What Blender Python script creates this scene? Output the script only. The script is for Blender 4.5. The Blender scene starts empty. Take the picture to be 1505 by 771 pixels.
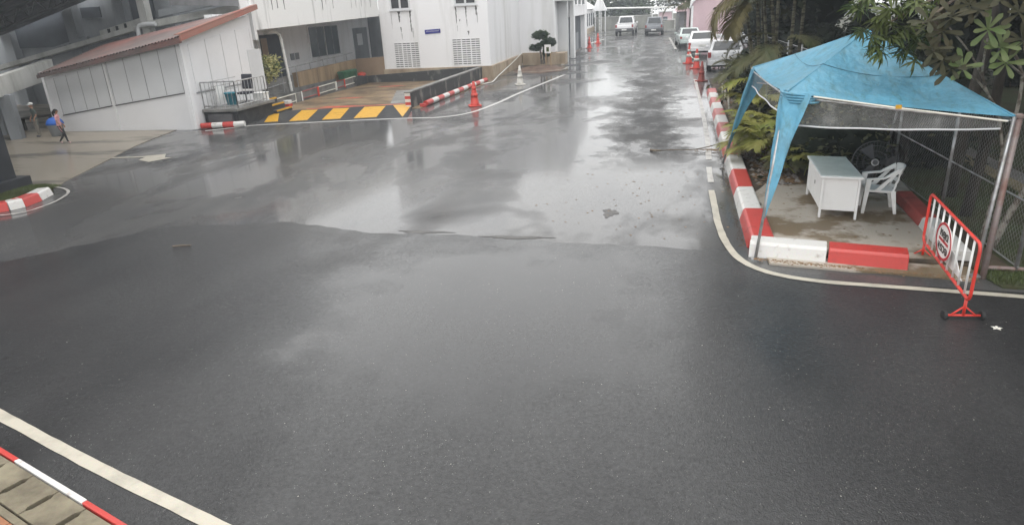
import bpy, bmesh, math, random
import numpy as np
from mathutils import Vector, Matrix
random.seed(7); RNG = np.random.default_rng(7)
R = math.radians
scene = bpy.context.scene
COL = scene.collection

# ------------------------------------------------------------------ camera
YAW, PITCH, ROLL, CAM_H = R(12.4), R(20.8), R(-2.95), 3.6
_fwd = Vector((0, math.cos(PITCH), -math.sin(PITCH)))
_right = Vector((1, 0, 0)); _up = Vector((0, math.sin(PITCH), math.cos(PITCH)))
_r = math.cos(ROLL) * _right + math.sin(ROLL) * _up
_u = -math.sin(ROLL) * _right + math.cos(ROLL) * _up
_m = Matrix((_r, _u, -_fwd)).transposed()
_m = Matrix.Rotation(YAW, 3, 'Z') @ _m
cam_data = bpy.data.cameras.new('camera')
cam = bpy.data.objects.new('camera', cam_data); COL.objects.link(cam)
cam.matrix_world = Matrix.Translation((0, 0, CAM_H)) @ _m.to_4x4()
cam_data.sensor_width = 36.0
cam_data.lens = 978.0 / 1505.0 * 36.0
cam_data.clip_start = 0.1; cam_data.clip_end = 900.0
scene.camera = cam

# ------------------------------------------------------------------ overcast sky and weak sun
SUN_EL, SUN_AZ = R(76), R(150)
world = bpy.data.worlds.new('World'); scene.world = world; world.use_nodes = True
wn, wl = world.node_tree.nodes, world.node_tree.links
for n in list(wn): wn.remove(n)
w_out = wn.new('ShaderNodeOutputWorld'); w_bg = wn.new('ShaderNodeBackground')
w_sky = wn.new('ShaderNodeTexSky'); w_sky.sky_type = 'NISHITA'; w_sky.sun_disc = False
w_sky.sun_elevation = SUN_EL; w_sky.sun_rotation = SUN_AZ
w_sky.air_density = 1.0; w_sky.dust_density = 4.0; w_sky.ozone_density = 1.0
w_hsv = wn.new('ShaderNodeHueSaturation'); w_hsv.inputs['Saturation'].default_value = 0.12
w_mix = wn.new('ShaderNodeMixRGB'); w_mix.inputs['Fac'].default_value = 0.8
w_mix.inputs['Color2'].default_value = (7.3, 7.28, 7.2, 1)     # the even grey of a closed cloud deck
wl.new(w_sky.outputs[0], w_hsv.inputs['Color']); wl.new(w_hsv.outputs[0], w_mix.inputs['Color1'])
wl.new(w_mix.outputs[0], w_bg.inputs['Color']); wl.new(w_bg.outputs[0], w_out.inputs[0])
w_bg.inputs['Strength'].default_value = 0.15
sun_data = bpy.data.lights.new('sun', 'SUN'); sun_data.energy = 0.5; sun_data.angle = R(30)
sun_data.color = (1.0, 0.97, 0.93)
sun = bpy.data.objects.new('sun', sun_data); COL.objects.link(sun)
_sd = Vector((math.sin(SUN_AZ) * math.cos(SUN_EL), math.cos(SUN_AZ) * math.cos(SUN_EL), math.sin(SUN_EL)))
sun.rotation_euler = (-_sd).to_track_quat('-Z', 'Y').to_euler()
scene.view_settings.view_transform = 'Standard'; scene.view_settings.look = 'None'
scene.view_settings.exposure = 1.02; scene.view_settings.gamma = 1.0
scene.view_settings.use_curve_mapping = False
scene.cycles.use_denoising = True
scene.cycles.max_bounces = 5; scene.cycles.diffuse_bounces = 3; scene.cycles.glossy_bounces = 3; scene.cycles.transparent_max_bounces = 10

# ------------------------------------------------------------------ materials
MATS = {}
def nodes_of(name):
    m = bpy.data.materials.new(name); m.use_nodes = True
    nt = m.node_tree; b = nt.nodes['Principled BSDF']
    MATS[name] = m
    return m, nt, b
def _noise(nt, vec, scale, detail=4.0, rough=0.55, dist=0.0):
    n = nt.nodes.new('ShaderNodeTexNoise'); n.inputs['Scale'].default_value = scale
    n.inputs['Detail'].default_value = detail; n.inputs['Roughness'].default_value = rough
    n.inputs['Distortion'].default_value = dist
    nt.links.new(vec, n.inputs['Vector']); return n
def _ramp(nt, src, stops):
    r = nt.nodes.new('ShaderNodeValToRGB'); cr = r.color_ramp
    while len(cr.elements) < len(stops): cr.elements.new(0.5)
    for e, (p, c) in zip(cr.elements, stops):
        e.position = p; e.color = c if len(c) == 4 else (*c, 1)
    nt.links.new(src, r.inputs[0]); return r
def _pos(nt, scale=(1, 1, 1), rot=(0, 0, 0), loc=(0, 0, 0)):
    g = nt.nodes.new('ShaderNodeNewGeometry'); mp = nt.nodes.new('ShaderNodeMapping')
    mp.inputs['Scale'].default_value = scale; mp.inputs['Rotation'].default_value = rot
    mp.inputs['Location'].default_value = loc
    nt.links.new(g.outputs['Position'], mp.inputs['Vector']); return mp.outputs[0]
def _obj(nt, scale=(1, 1, 1)):
    g = nt.nodes.new('ShaderNodeTexCoord'); mp = nt.nodes.new('ShaderNodeMapping')
    mp.inputs['Scale'].default_value = scale
    nt.links.new(g.outputs['Object'], mp.inputs['Vector']); return mp.outputs[0]
def _mixc(nt, fac, a, b, mode='MIX'):
    m = nt.nodes.new('ShaderNodeMixRGB'); m.blend_type = mode
    for sock, val in ((m.inputs[0], fac), (m.inputs[1], a), (m.inputs[2], b)):
        if hasattr(val, 'is_output'): nt.links.new(val, sock)
        elif isinstance(val, (int, float)): sock.default_value = val
        else: sock.default_value = (*val[:3], 1)
    return m.outputs[0]
def _math(nt, op, a, b=0.0, clamp=False):
    m = nt.nodes.new('ShaderNodeMath'); m.operation = op; m.use_clamp = clamp
    for sock, val in ((m.inputs[0], a), (m.inputs[1], b)):
        if hasattr(val, 'is_output'): nt.links.new(val, sock)
        else: sock.default_value = val
    return m.outputs[0]
def _bump(nt, height, strength, dist=0.02, normal=None):
    bp = nt.nodes.new('ShaderNodeBump'); bp.inputs['Strength'].default_value = strength
    bp.inputs['Distance'].default_value = dist
    nt.links.new(height, bp.inputs['Height'])
    if normal is not None: nt.links.new(normal, bp.inputs['Normal'])
    return bp.outputs[0]
def mat(name, color, rough=0.6, dark=None, scale=2.0, lo=0.42, hi=0.66, metallic=0.0, bump=0.0, bscale=40.0,
        wet=0.0, stretch=(1, 1, 1), spec=0.4, fine=0.12):
    """Painted / mineral / metal surface: base colour, worn or dirty patches, fine grain, optional wet film."""
    m, nt, b = nodes_of(name)
    if dark is None: dark = tuple(c * 0.72 for c in color)
    v = _pos(nt, stretch)
    n = _noise(nt, v, scale, 5, 0.62)
    rp = _ramp(nt, n.outputs[0], [(lo, (0, 0, 0)), (hi, (1, 1, 1))])
    c = _mixc(nt, rp.outputs[0], color, dark)
    n2 = _noise(nt, _pos(nt), bscale, 3, 0.6)
    c = _mixc(nt, fine, c, n2.outputs[1], 'OVERLAY')
    nt.links.new(c, b.inputs['Base Color'])
    rr = _math(nt, 'MULTIPLY_ADD', rp.outputs[0], 0.15); nt.nodes[-1].inputs[2].default_value = rough
    nt.links.new(rr, b.inputs['Roughness'])
    b.inputs['Metallic'].default_value = metallic
    b.inputs['Specular IOR Level'].default_value = spec
    if bump: nt.links.new(_bump(nt, n2.outputs[0], bump), b.inputs['Normal'])
    if wet:
        b.inputs['Coat Weight'].default_value = wet; b.inputs['Coat Roughness'].default_value = 0.12
        b.inputs['Coat IOR'].default_value = 1.33
    return m

def road_mat(name, base, light, film_scale, film_lo, film_hi, rough_dry, rough_film, grain, band=None, speck=0.35, coat_dry=0.8, dry_tone=1.0, ior=1.5, swell_s=0.10, pore=0.5):
    """Wet asphalt: dark aggregate under an uneven film of water; film patches are smooth, bare patches rough."""
    m, nt, b = nodes_of(name)
    p = _pos(nt)
    big = _noise(nt, _pos(nt, (1, 0.6, 1), (0, 0, R(14))), film_scale, 4, 0.58, 0.3)
    mask = _ramp(nt, big.outputs[0], [(film_lo, (0, 0, 0)), (film_hi, (1, 1, 1))]).outputs[0]
    if band is not None: mask = band(nt, mask)
    tint = _noise(nt, _pos(nt, (1, 0.35, 1)), 0.7, 3, 0.6)
    c = _mixc(nt, _ramp(nt, tint.outputs[0], [(0.35, (0, 0, 0)), (0.7, (1, 1, 1))]).outputs[0], base, light)
    gr = _noise(nt, p, 110.0, 2, 0.7)
    vor = nt.nodes.new('ShaderNodeTexVoronoi'); vor.inputs['Scale'].default_value = 62.0
    nt.links.new(p, vor.inputs['Vector'])
    sp = _ramp(nt, vor.outputs[0], [(0.0, (1, 1, 1)), (0.16, (1, 1, 1)), (0.24, (0, 0, 0))]).outputs[0]
    chip = _noise(nt, p, 23.0, 2, 0.5)
    spm = _math(nt, 'MULTIPLY', sp, _ramp(nt, chip.outputs[0], [(0.56, (0, 0, 0)), (0.72, (1, 1, 1))]).outputs[0])
    patchy = _noise(nt, p, 0.8, 4, 0.7)
    spm = _math(nt, 'MULTIPLY', spm, _ramp(nt, patchy.outputs[0], [(0.38, (0.15, 0.15, 0.15)), (0.62, (1.6, 1.6, 1.6))]).outputs[0])
    c = _mixc(nt, _math(nt, 'MULTIPLY', spm, speck), c, (0.30, 0.29, 0.27))
    c = _mixc(nt, 0.25, c, gr.outputs[1], 'OVERLAY')
    mid = _noise(nt, p, 26.0, 3, 0.75)
    c = _mixc(nt, 0.55, c, _ramp(nt, mid.outputs[0], [(0.3, (0.22, 0.22, 0.22)), (0.72, (0.82, 0.82, 0.82))]).outputs[0], 'OVERLAY')
    c = _mixc(nt, mask, _mixc(nt, 1.0, c, (dry_tone,) * 3, 'MULTIPLY'), c)
    nt.links.new(c, b.inputs['Base Color'])
    b.inputs['Roughness'].default_value = 0.75
    b.inputs['Specular IOR Level'].default_value = 0.2
    mw = nt.nodes.new('ShaderNodeMapRange'); nt.links.new(mask, mw.inputs[0]); mw.inputs[3].default_value = coat_dry; mw.inputs[4].default_value = 1.0
    pores = _ramp(nt, _math(nt, 'ADD', _math(nt, 'MULTIPLY', mid.outputs[0], 0.6), _math(nt, 'MULTIPLY', gr.outputs[0], 0.4)), [(0.36, (1 - pore,) * 3), (0.62, (1, 1, 1))]).outputs[0]
    nt.links.new(_math(nt, 'MULTIPLY', mw.outputs[0], _math(nt, 'MAXIMUM', pores, _math(nt, 'MULTIPLY', mask, 0.93))), b.inputs['Coat Weight'])
    b.inputs['Coat IOR'].default_value = ior
    mr = nt.nodes.new('ShaderNodeMapRange'); nt.links.new(mask, mr.inputs[0])
    mr.inputs[3].default_value = rough_dry; mr.inputs[4].default_value = rough_film
    nt.links.new(mr.outputs[0], b.inputs['Coat Roughness'])
    hgt = _math(nt, 'ADD', _math(nt, 'MULTIPLY', gr.outputs[0], 0.5), _math(nt, 'ADD', _math(nt, 'MULTIPLY', vor.outputs[0], 0.5), _math(nt, 'MULTIPLY', mid.outputs[0], 1.2)))
    inv = _math(nt, 'SUBTRACT', 1.0, mask)
    bp = nt.nodes.new('ShaderNodeBump'); bp.inputs['Distance'].default_value = 0.006
    nt.links.new(hgt, bp.inputs['Height'])
    nt.links.new(_math(nt, 'MULTIPLY_ADD', inv, grain), bp.inputs['Strength'])
    nt.nodes[-1].inputs[2].default_value = 0.02
    swell = _noise(nt, p, 1.1, 3, 0.5)
    n2 = _bump(nt, swell.outputs[0], swell_s, 0.03, bp.outputs[0])
    nt.links.new(n2, b.inputs['Coat Normal'])
    nt.links.new(bp.outputs[0], b.inputs['Normal'])
    return m
def _worn_band(nt, mask):
    """A rougher, older strip of surfacing along the right half of the lane, with ragged edges."""
    g = nt.nodes.new('ShaderNodeNewGeometry'); s = nt.nodes.new('ShaderNodeSeparateXYZ')
    nt.links.new(g.outputs['Position'], s.inputs[0])
    wob = _noise(nt, _pos(nt, (0.75, 0.7, 1)), 0.9, 6, 0.78)
    x = _math(nt, 'ADD', s.outputs[0], _math(nt, 'MULTIPLY', _math(nt, 'SUBTRACT', wob.outputs[0], 0.5), 3.6))
    d = _math(nt, 'ABSOLUTE', _math(nt, 'ADD', x, 0.15))
    inb = _ramp(nt, _math(nt, 'DIVIDE', d, 3.0), [(0.16, (1, 1, 1)), (0.42, (0, 0, 0))]).outputs[0]
    far = _math(nt, 'SUBTRACT', s.outputs[1], 15.0); far = _math(nt, 'MULTIPLY', far, 0.35, True)
    inb = _math(nt, 'MULTIPLY', inb, far)
    hole = _noise(nt, _pos(nt, (1, 0.6, 1)), 0.8, 5, 0.7)
    inb = _math(nt, 'MULTIPLY', inb, _ramp(nt, hole.outputs[0], [(0.36, (0.2, 0.2, 0.2)), (0.52, (1, 1, 1))]).outputs[0])
    return _math(nt, 'MULTIPLY', mask, _math(nt, 'SUBTRACT', 1.0, inb))
def _standing_water(nt, mask):
    """a shallow dip in the middle of the junction that holds a sheet of water, with a ragged shore"""
    g = nt.nodes.new('ShaderNodeNewGeometry'); s = nt.nodes.new('ShaderNodeSeparateXYZ')
    nt.links.new(g.outputs['Position'], s.inputs[0])
    wob = _noise(nt, _pos(nt), 0.9, 4, 0.65)
    dx = _math(nt, 'DIVIDE', _math(nt, 'ADD', s.outputs[0], 2.0), 3.2); dy = _math(nt, 'DIVIDE', _math(nt, 'SUBTRACT', s.outputs[1], 7.6), 3.4)
    d = _math(nt, 'SQRT', _math(nt, 'ADD', _math(nt, 'MULTIPLY', dx, dx), _math(nt, 'MULTIPLY', dy, dy)))
    d = _math(nt, 'ADD', d, _math(nt, 'MULTIPLY', _math(nt, 'SUBTRACT', wob.outputs[0], 0.5), 1.1))
    pool = _ramp(nt, _math(nt, 'MULTIPLY', d, 0.5), [(0.28, (1, 1, 1)), (0.66, (0, 0, 0))]).outputs[0]
    return _math(nt, 'MAXIMUM', mask, pool)
road_mat('asphalt_old', (0.050, 0.050, 0.052), (0.085, 0.083, 0.080), 0.35, 0.26, 0.50, 0.40, 0.095, 0.75, _worn_band, 0.25, 0.28, 0.45, 1.5, 0.04)
road_mat('asphalt_new', (0.013, 0.013, 0.0138), (0.024, 0.024, 0.0245), 0.30, 0.46, 0.72, 0.20, 0.085, 0.75, _standing_water, 0.7, 0.82, 1.0, 1.55, 0.06, 0.38)
mat('asphalt_far', (0.05, 0.05, 0.05), 0.85, bump=0.3, spec=0.1)
mat('line_white', (0.46, 0.455, 0.44), 0.5, (0.30, 0.295, 0.28), 3.0, 0.5, 0.8, bump=0.1, wet=0.3)
mat('asphalt_bare', (0.055, 0.052, 0.05), 0.7, (0.10, 0.095, 0.09), 9.0, bump=0.8, bscale=60, wet=0.3)
mat('line_paint', (0.42, 0.39, 0.325), 0.5, (0.27, 0.25, 0.21), 3.0, 0.46, 0.75, bump=0.1, wet=0.3)
mat('line_paint_worn', (0.40, 0.385, 0.36), 0.5, (0.16, 0.155, 0.15), 3.0, 0.48, 0.7, bump=0.1, wet=0.3)
mat('white_wall', (0.76, 0.76, 0.77), 0.7, (0.56, 0.56, 0.545), 0.9, 0.48, 0.75, stretch=(1.3, 1.3, 0.14), bump=0.04, bscale=25, fine=0.05)
mat('panel_grey', (0.60, 0.61, 0.62), 0.5, (0.54, 0.55, 0.56), 0.5, bump=0.02, fine=0.04)
mat('panel_white', (0.72, 0.72, 0.73), 0.5, (0.66, 0.66, 0.67), 0.5, bump=0.02, fine=0.04)
mat('dark_trim', (0.10, 0.10, 0.10), 0.5)
mat('stained_white', (0.72, 0.72, 0.71), 0.75, (0.30, 0.30, 0.29), 1.6, 0.56, 0.74, stretch=(1.6, 1.6, 0.12), bump=0.05)
mat('mould', (0.055, 0.055, 0.05), 0.9, (0.2, 0.2, 0.19), 5.0)
mat('base_brown', (0.40, 0.32, 0.23), 0.75, (0.20, 0.15, 0.10), 1.1, 0.4, 0.7, stretch=(1, 1, 0.3), bump=0.1, wet=0.15)
mat('wall_brown', (0.34, 0.245, 0.145), 0.8, (0.15, 0.105, 0.065), 1.2, 0.42, 0.68, stretch=(1.5, 1.5, 0.15), bump=0.15)
mat('wall_tan', (0.30, 0.215, 0.145), 0.7, (0.25, 0.18, 0.12), 1.0)
mat('dark_concrete', (0.055, 0.056, 0.058), 0.75, (0.20, 0.195, 0.18), 2.0, 0.54, 0.66, stretch=(1, 1, 0.45), bump=0.25, bscale=18, wet=0.05, spec=0.2)
mat('mid_concrete', (0.20, 0.195, 0.185), 0.7, (0.10, 0.10, 0.095), 1.2, 0.4, 0.7, bump=0.2, bscale=18, wet=0.2)
mat('apron_concrete', (0.27, 0.235, 0.185), 0.6, (0.12, 0.105, 0.085), 0.55, 0.50, 0.62, stretch=(0.5, 1.6, 1), bump=0.12, bscale=30, wet=0.45)
mat('yard_concrete', (0.215, 0.15, 0.085), 0.65, (0.095, 0.068, 0.042), 0.9, 0.42, 0.62, stretch=(0.8, 1.0, 1), bump=0.25, bscale=22, wet=0.3)
mat('pad_concrete', (0.36, 0.32, 0.27), 0.7, (0.155, 0.115, 0.07), 0.8, 0.47, 0.55, bump=0.25, bscale=30, wet=0.25)
mat('drain_slab', (0.20, 0.175, 0.12), 0.75, (0.10, 0.085, 0.06), 3.2, 0.4, 0.7, bump=0.25, bscale=45)
mat('orange_paving', (0.30, 0.13, 0.06), 0.6, (0.2, 0.09, 0.05), 3.0)
mat('kerb_red', (0.42, 0.038, 0.03), 0.5, (0.25, 0.045, 0.038), 7.5, 0.56, 0.74, bump=0.08, bscale=30, wet=0.35)
mat('kerb_white', (0.56, 0.55, 0.53), 0.55, (0.30, 0.28, 0.25), 7.5, 0.57, 0.74, bump=0.08, bscale=30, wet=0.3)
mat('kerb_red_faded', (0.30, 0.055, 0.045), 0.6, (0.16, 0.05, 0.04), 2.2, 0.45, 0.7, wet=0.2)
mat('kerb_grey', (0.28, 0.27, 0.25), 0.7, (0.16, 0.15, 0.13), 3)
mat('paint_yellow', (0.56, 0.30, 0.012), 0.5, (0.30, 0.17, 0.02), 4.0, 0.55, 0.75, bump=0.15, wet=0.4)
mat('paint_red', (0.66, 0.065, 0.035), 0.5, (0.33, 0.06, 0.04), 3.0, 0.5, 0.7, wet=0.4)
mat('ramp_black', (0.026, 0.027, 0.03), 0.75, (0.055, 0.055, 0.055), 3.0, bump=0.3, wet=0.08, spec=0.2)
mat('soil', (0.085, 0.062, 0.042), 0.85, (0.04, 0.032, 0.022), 3.0, bump=0.6, bscale=25)
mat('ground_earth', (0.06, 0.055, 0.035), 0.9, (0.03, 0.04, 0.02), 0.6, bump=0.4)
mat('grass_ground', (0.040, 0.055, 0.020), 0.9, (0.048, 0.036, 0.02), 0.9, bump=0.5, bscale=60)
mat('grass_blade', (0.075, 0.10, 0.03), 0.6, (0.05, 0.055, 0.02), 2.0)
mat('path_tan', (0.26, 0.22, 0.13), 0.7, (0.16, 0.14, 0.09), 2)
mat('dirt_mound', (0.13, 0.085, 0.06), 0.85, (0.07, 0.045, 0.035), 2.5, bump=0.6, bscale=12)
mat('steel', (0.42, 0.43, 0.44), 0.38, (0.25, 0.24, 0.23), 5.0, metallic=0.7)
mat('steel_dark', (0.10, 0.10, 0.105), 0.5, metallic=0.3)
mat('pole_rusty', (0.27, 0.23, 0.22), 0.55, (0.20, 0.12, 0.10), 4.0, metallic=0.3)
mat('pvc_white', (0.80, 0.80, 0.78), 0.4, (0.6, 0.6, 0.58), 4)
mat('roof_red', (0.16, 0.062, 0.05), 0.5, (0.085, 0.060, 0.054), 0.5, 0.36, 0.58, bump=0.08, wet=0.35)
mat('roof_ridge', (0.26, 0.115, 0.08), 0.5, (0.3, 0.10, 0.07), 1.0, wet=0.3)
mat('shade_wall', (0.24, 0.255, 0.27), 0.8, (0.17, 0.18, 0.19), 0.8, stretch=(1, 1, 0.3))  # grey for a likely white wall: roof shade put into its colour
mat('shade_wall_dark', (0.075, 0.085, 0.10), 0.8, (0.05, 0.055, 0.065), 0.8)  # deeper copy: the unlit carport and bay interiors painted as dark colour
mat('canopy_fascia', (0.46, 0.46, 0.44), 0.75, (0.30, 0.30, 0.28), 1.2, stretch=(1, 1, 0.3))
mat('column_black', (0.022, 0.024, 0.028), 0.5, (0.035, 0.035, 0.04), 1.5)
mat('plastic_white', (0.76, 0.76, 0.75), 0.38, (0.64, 0.64, 0.62), 4, fine=0.03)
mat('desk_white', (0.76, 0.76, 0.75), 0.4, (0.66, 0.65, 0.63), 2.5, 0.55, 0.8, fine=0.04)
mat('desk_top', (0.68, 0.72, 0.68), 0.3, (0.58, 0.62, 0.58), 3, wet=0.5, fine=0.05)
mat('barrier_red', (0.66, 0.045, 0.03), 0.35, (0.45, 0.04, 0.03), 4, wet=0.3, fine=0.04)
mat('barrier_white', (0.80, 0.80, 0.78), 0.4)
mat('sign_white', (0.80, 0.78, 0.76), 0.4, (0.7, 0.68, 0.66), 5, fine=0.04)
mat('sign_red', (0.48, 0.015, 0.03), 0.4, fine=0.04)
mat('sign_black', (0.02, 0.02, 0.02), 0.4)
mat('sign_blue', (0.02, 0.025, 0.24), 0.35, fine=0.04)
mat('rubber', (0.018, 0.018, 0.018), 0.7)
mat('cone_orange', (0.60, 0.065, 0.045), 0.5, (0.36, 0.05, 0.04), 4, wet=0.2)
mat('cone_faded', (0.62, 0.60, 0.56), 0.5, (0.4, 0.38, 0.34), 5)
mat('bin_green', (0.02, 0.10, 0.045), 0.45)
mat('bin_blue', (0.015, 0.10, 0.42), 0.5)
mat('drum_teal', (0.02, 0.22, 0.30), 0.5)
mat('cloth_dark', (0.03, 0.03, 0.04), 0.8)
mat('wood_dark', (0.045, 0.038, 0.03), 0.8, (0.02, 0.018, 0.015), 3, stretch=(3, 3, 0.3), bump=0.3)
mat('bark', (0.16, 0.13, 0.10), 0.9, (0.07, 0.055, 0.045), 6, bump=0.6, bscale=20)
mat('bark_pale', (0.22, 0.205, 0.175), 0.85, (0.09, 0.075, 0.06), 9, 0.45, 0.55, bump=0.5, bscale=25)
mat('palm_stem', (0.20, 0.19, 0.13), 0.7, (0.07, 0.065, 0.045), 7.0, 0.45, 0.55, stretch=(0.3, 0.3, 2.0), bump=0.3)
mat('skin', (0.36, 0.20, 0.13), 0.55, (0.30, 0.16, 0.10), 8)
mat('hair', (0.012, 0.010, 0.010), 0.5)
mat('shirt_pink', (0.62, 0.32, 0.34), 0.8, (0.5, 0.25, 0.27), 6)
mat('trousers_black', (0.02, 0.02, 0.024), 0.8)
mat('shoe_pink', (0.60, 0.40, 0.38), 0.6)
mat('shirt_green', (0.07, 0.09, 0.08), 0.8)
mat('trousers_tan', (0.22, 0.20, 0.17), 0.8)
mat('cap_white', (0.6, 0.6, 0.58), 0.8)
mat('pink_house', (0.60, 0.44, 0.47), 0.7, (0.52, 0.38, 0.41), 0.7, stretch=(1, 1, 0.3))
mat('far_wall', (0.34, 0.34, 0.31), 0.8, (0.2, 0.2, 0.18), 0.8, stretch=(1, 1, 0.2))
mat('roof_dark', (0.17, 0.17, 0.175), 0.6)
mat('car_white', (0.78, 0.78, 0.79), 0.25, (0.74, 0.74, 0.75), 1, fine=0.01, wet=0.9)
mat('car_silver', (0.62, 0.63, 0.65), 0.28, fine=0.01, wet=0.9)
mat('car_grey', (0.27, 0.285, 0.31), 0.3, fine=0.01, wet=0.9)
mat('car_green', (0.50, 0.57, 0.55), 0.3, fine=0.01, wet=0.9)
mat('glass_dark', (0.02, 0.024, 0.028), 0.06, spec=0.7, fine=0.0)
mat('glass_window', (0.06, 0.075, 0.09), 0.12, (0.10, 0.12, 0.14), 0.7, spec=0.6, fine=0.0)
mat('tail_red', (0.32, 0.03, 0.03), 0.25, wet=0.6)
mat('plate', (0.75, 0.75, 0.72), 0.5)
mat('rim', (0.45, 0.45, 0.46), 0.35, metallic=0.8)
mat('stone', (0.22, 0.20, 0.18), 0.8, (0.12, 0.10, 0.09), 5, bump=0.3)
mat('litter_leaf', (0.20, 0.12, 0.06), 0.8, (0.10, 0.07, 0.04), 6)
mat('debris_pale', (0.26, 0.25, 0.23), 0.8)
mat('stake_white', (0.70, 0.68, 0.60), 0.6)
def leaf_mat(name, color, dark, trans=0.3, rough=0.45, scale=1.5, spec=0.2):
    m, nt, b = nodes_of(name)
    n = _noise(nt, _pos(nt), scale, 3, 0.6)
    c = _mixc(nt, _ramp(nt, n.outputs[0], [(0.35, (0, 0, 0)), (0.65, (1, 1, 1))]).outputs[0], color, dark)
    nt.links.new(c, b.inputs['Base Color']); b.inputs['Roughness'].default_value = rough
    b.inputs['Specular IOR Level'].default_value = spec
    t = nt.nodes.new('ShaderNodeBsdfTranslucent'); nt.links.new(c, t.inputs['Color'])
    mx = nt.nodes.new('ShaderNodeMixShader'); mx.inputs[0].default_value = trans
    nt.links.new(b.outputs[0], mx.inputs[1]); nt.links.new(t.outputs[0], mx.inputs[2])
    nt.links.new(mx.outputs[0], nt.nodes['Material Output'].inputs[0])
    return m
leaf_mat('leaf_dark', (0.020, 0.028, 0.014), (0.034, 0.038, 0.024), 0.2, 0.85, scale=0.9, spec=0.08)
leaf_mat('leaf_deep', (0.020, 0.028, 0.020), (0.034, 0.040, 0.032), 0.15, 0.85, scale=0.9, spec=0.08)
leaf_mat('leaf_far', (0.055, 0.085, 0.045), (0.10, 0.135, 0.06), 0.3, scale=0.5)
leaf_mat('leaf_mango', (0.055, 0.085, 0.022), (0.11, 0.13, 0.045), 0.25, 0.4, 3)
leaf_mat('leaf_plumeria', (0.10, 0.15, 0.05), (0.16, 0.19, 0.085), 0.3, 0.4, 4)
leaf_mat('leaf_plumeria_dull', (0.040, 0.043, 0.022), (0.065, 0.058, 0.032), 0.2, 0.6, 4)
leaf_mat('frond_green', (0.20, 0.235, 0.055), (0.33, 0.31, 0.095), 0.3, 0.45, 2.5)
leaf_mat('frond_olive', (0.22, 0.19, 0.09), (0.14, 0.125, 0.06), 0.3, 0.5, 2.5)
leaf_mat('frond_dark', (0.08, 0.095, 0.045), (0.15, 0.14, 0.075), 0.25, 0.45, 2.5)
leaf_mat('flower_yellow', (0.72, 0.66, 0.34), (0.45, 0.46, 0.20), 0.3, 0.6, 9)
leaf_mat('topiary', (0.05, 0.09, 0.025), (0.025, 0.045, 0.03), 0.2, 0.5, 3)
mat('seam_blue', (0.03, 0.12, 0.17), 0.6)
leaf_mat('petal', (0.85, 0.83, 0.78), (0.8, 0.78, 0.7), 0.3)
def tent_mat():
    m, nt, b = nodes_of('tent_blue')
    n = _noise(nt, _pos(nt, (1, 1, 1)), 1.6, 5, 0.65)
    c = _mixc(nt, _ramp(nt, n.outputs[0], [(0.38, (0, 0, 0)), (0.72, (1, 1, 1))]).outputs[0], (0.115, 0.36, 0.515), (0.135, 0.315, 0.42))
    st = _noise(nt, _pos(nt, (2.2, 0.8, 1)), 4.0, 5, 0.75)
    c = _mixc(nt, _ramp(nt, st.outputs[0], [(0.50, (0, 0, 0)), (0.70, (0.6, 0.6, 0.6))]).outputs[0], c, (0.075, 0.17, 0.16))
    nt.links.new(c, b.inputs['Base Color']); b.inputs['Roughness'].default_value = 0.5
    wr = _noise(nt, _pos(nt, (1, 1, 0.6)), 5.0, 3, 0.5)
    nt.links.new(_bump(nt, wr.outputs[0], 0.8, 0.07), b.inputs['Normal'])
    b.inputs['Coat Weight'].default_value = 0.15
    t = nt.nodes.new('ShaderNodeBsdfTranslucent'); nt.links.new(c, t.inputs['Color'])
    mx = nt.nodes.new('ShaderNodeMixShader'); mx.inputs[0].default_value = 0.22
    nt.links.new(b.outputs[0], mx.inputs[1]); nt.links.new(t.outputs[0], mx.inputs[2])
    nt.links.new(mx.outputs[0], nt.nodes['Material Output'].inputs[0])
tent_mat()
def clear_mat():
    m, nt, b = nodes_of('clear_plastic')
    n = _noise(nt, _pos(nt, (1, 1, 0.5)), 3.0, 3, 0.5)
    fac = _ramp(nt, n.outputs[0], [(0.3, (0.20, 0.20, 0.20)), (0.62, (0.30, 0.30, 0.30)), (0.78, (0.7, 0.7, 0.7))]).outputs[0]
    b.inputs['Base Color'].default_value = (0.36, 0.36, 0.35, 1); b.inputs['Roughness'].default_value = 0.25
    nt.links.new(_bump(nt, n.outputs[0], 0.5, 0.03), b.inputs['Normal'])
    t = nt.nodes.new('ShaderNodeBsdfTransparent')
    mx = nt.nodes.new('ShaderNodeMixShader'); nt.links.new(fac, mx.inputs[0])
    nt.links.new(t.outputs[0], mx.inputs[1]); nt.links.new(b.outputs[0], mx.inputs[2])
    nt.links.new(mx.outputs[0], nt.nodes['Material Output'].inputs[0])
clear_mat()
def emit_mat(name, color, s):
    m, nt, b = nodes_of(name)
    b.inputs['Emission Color'].default_value = (*color, 1); b.inputs['Emission Strength'].default_value = s
emit_mat('lamp_tube', (0.95, 0.97, 1.0), 2.2)

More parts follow.
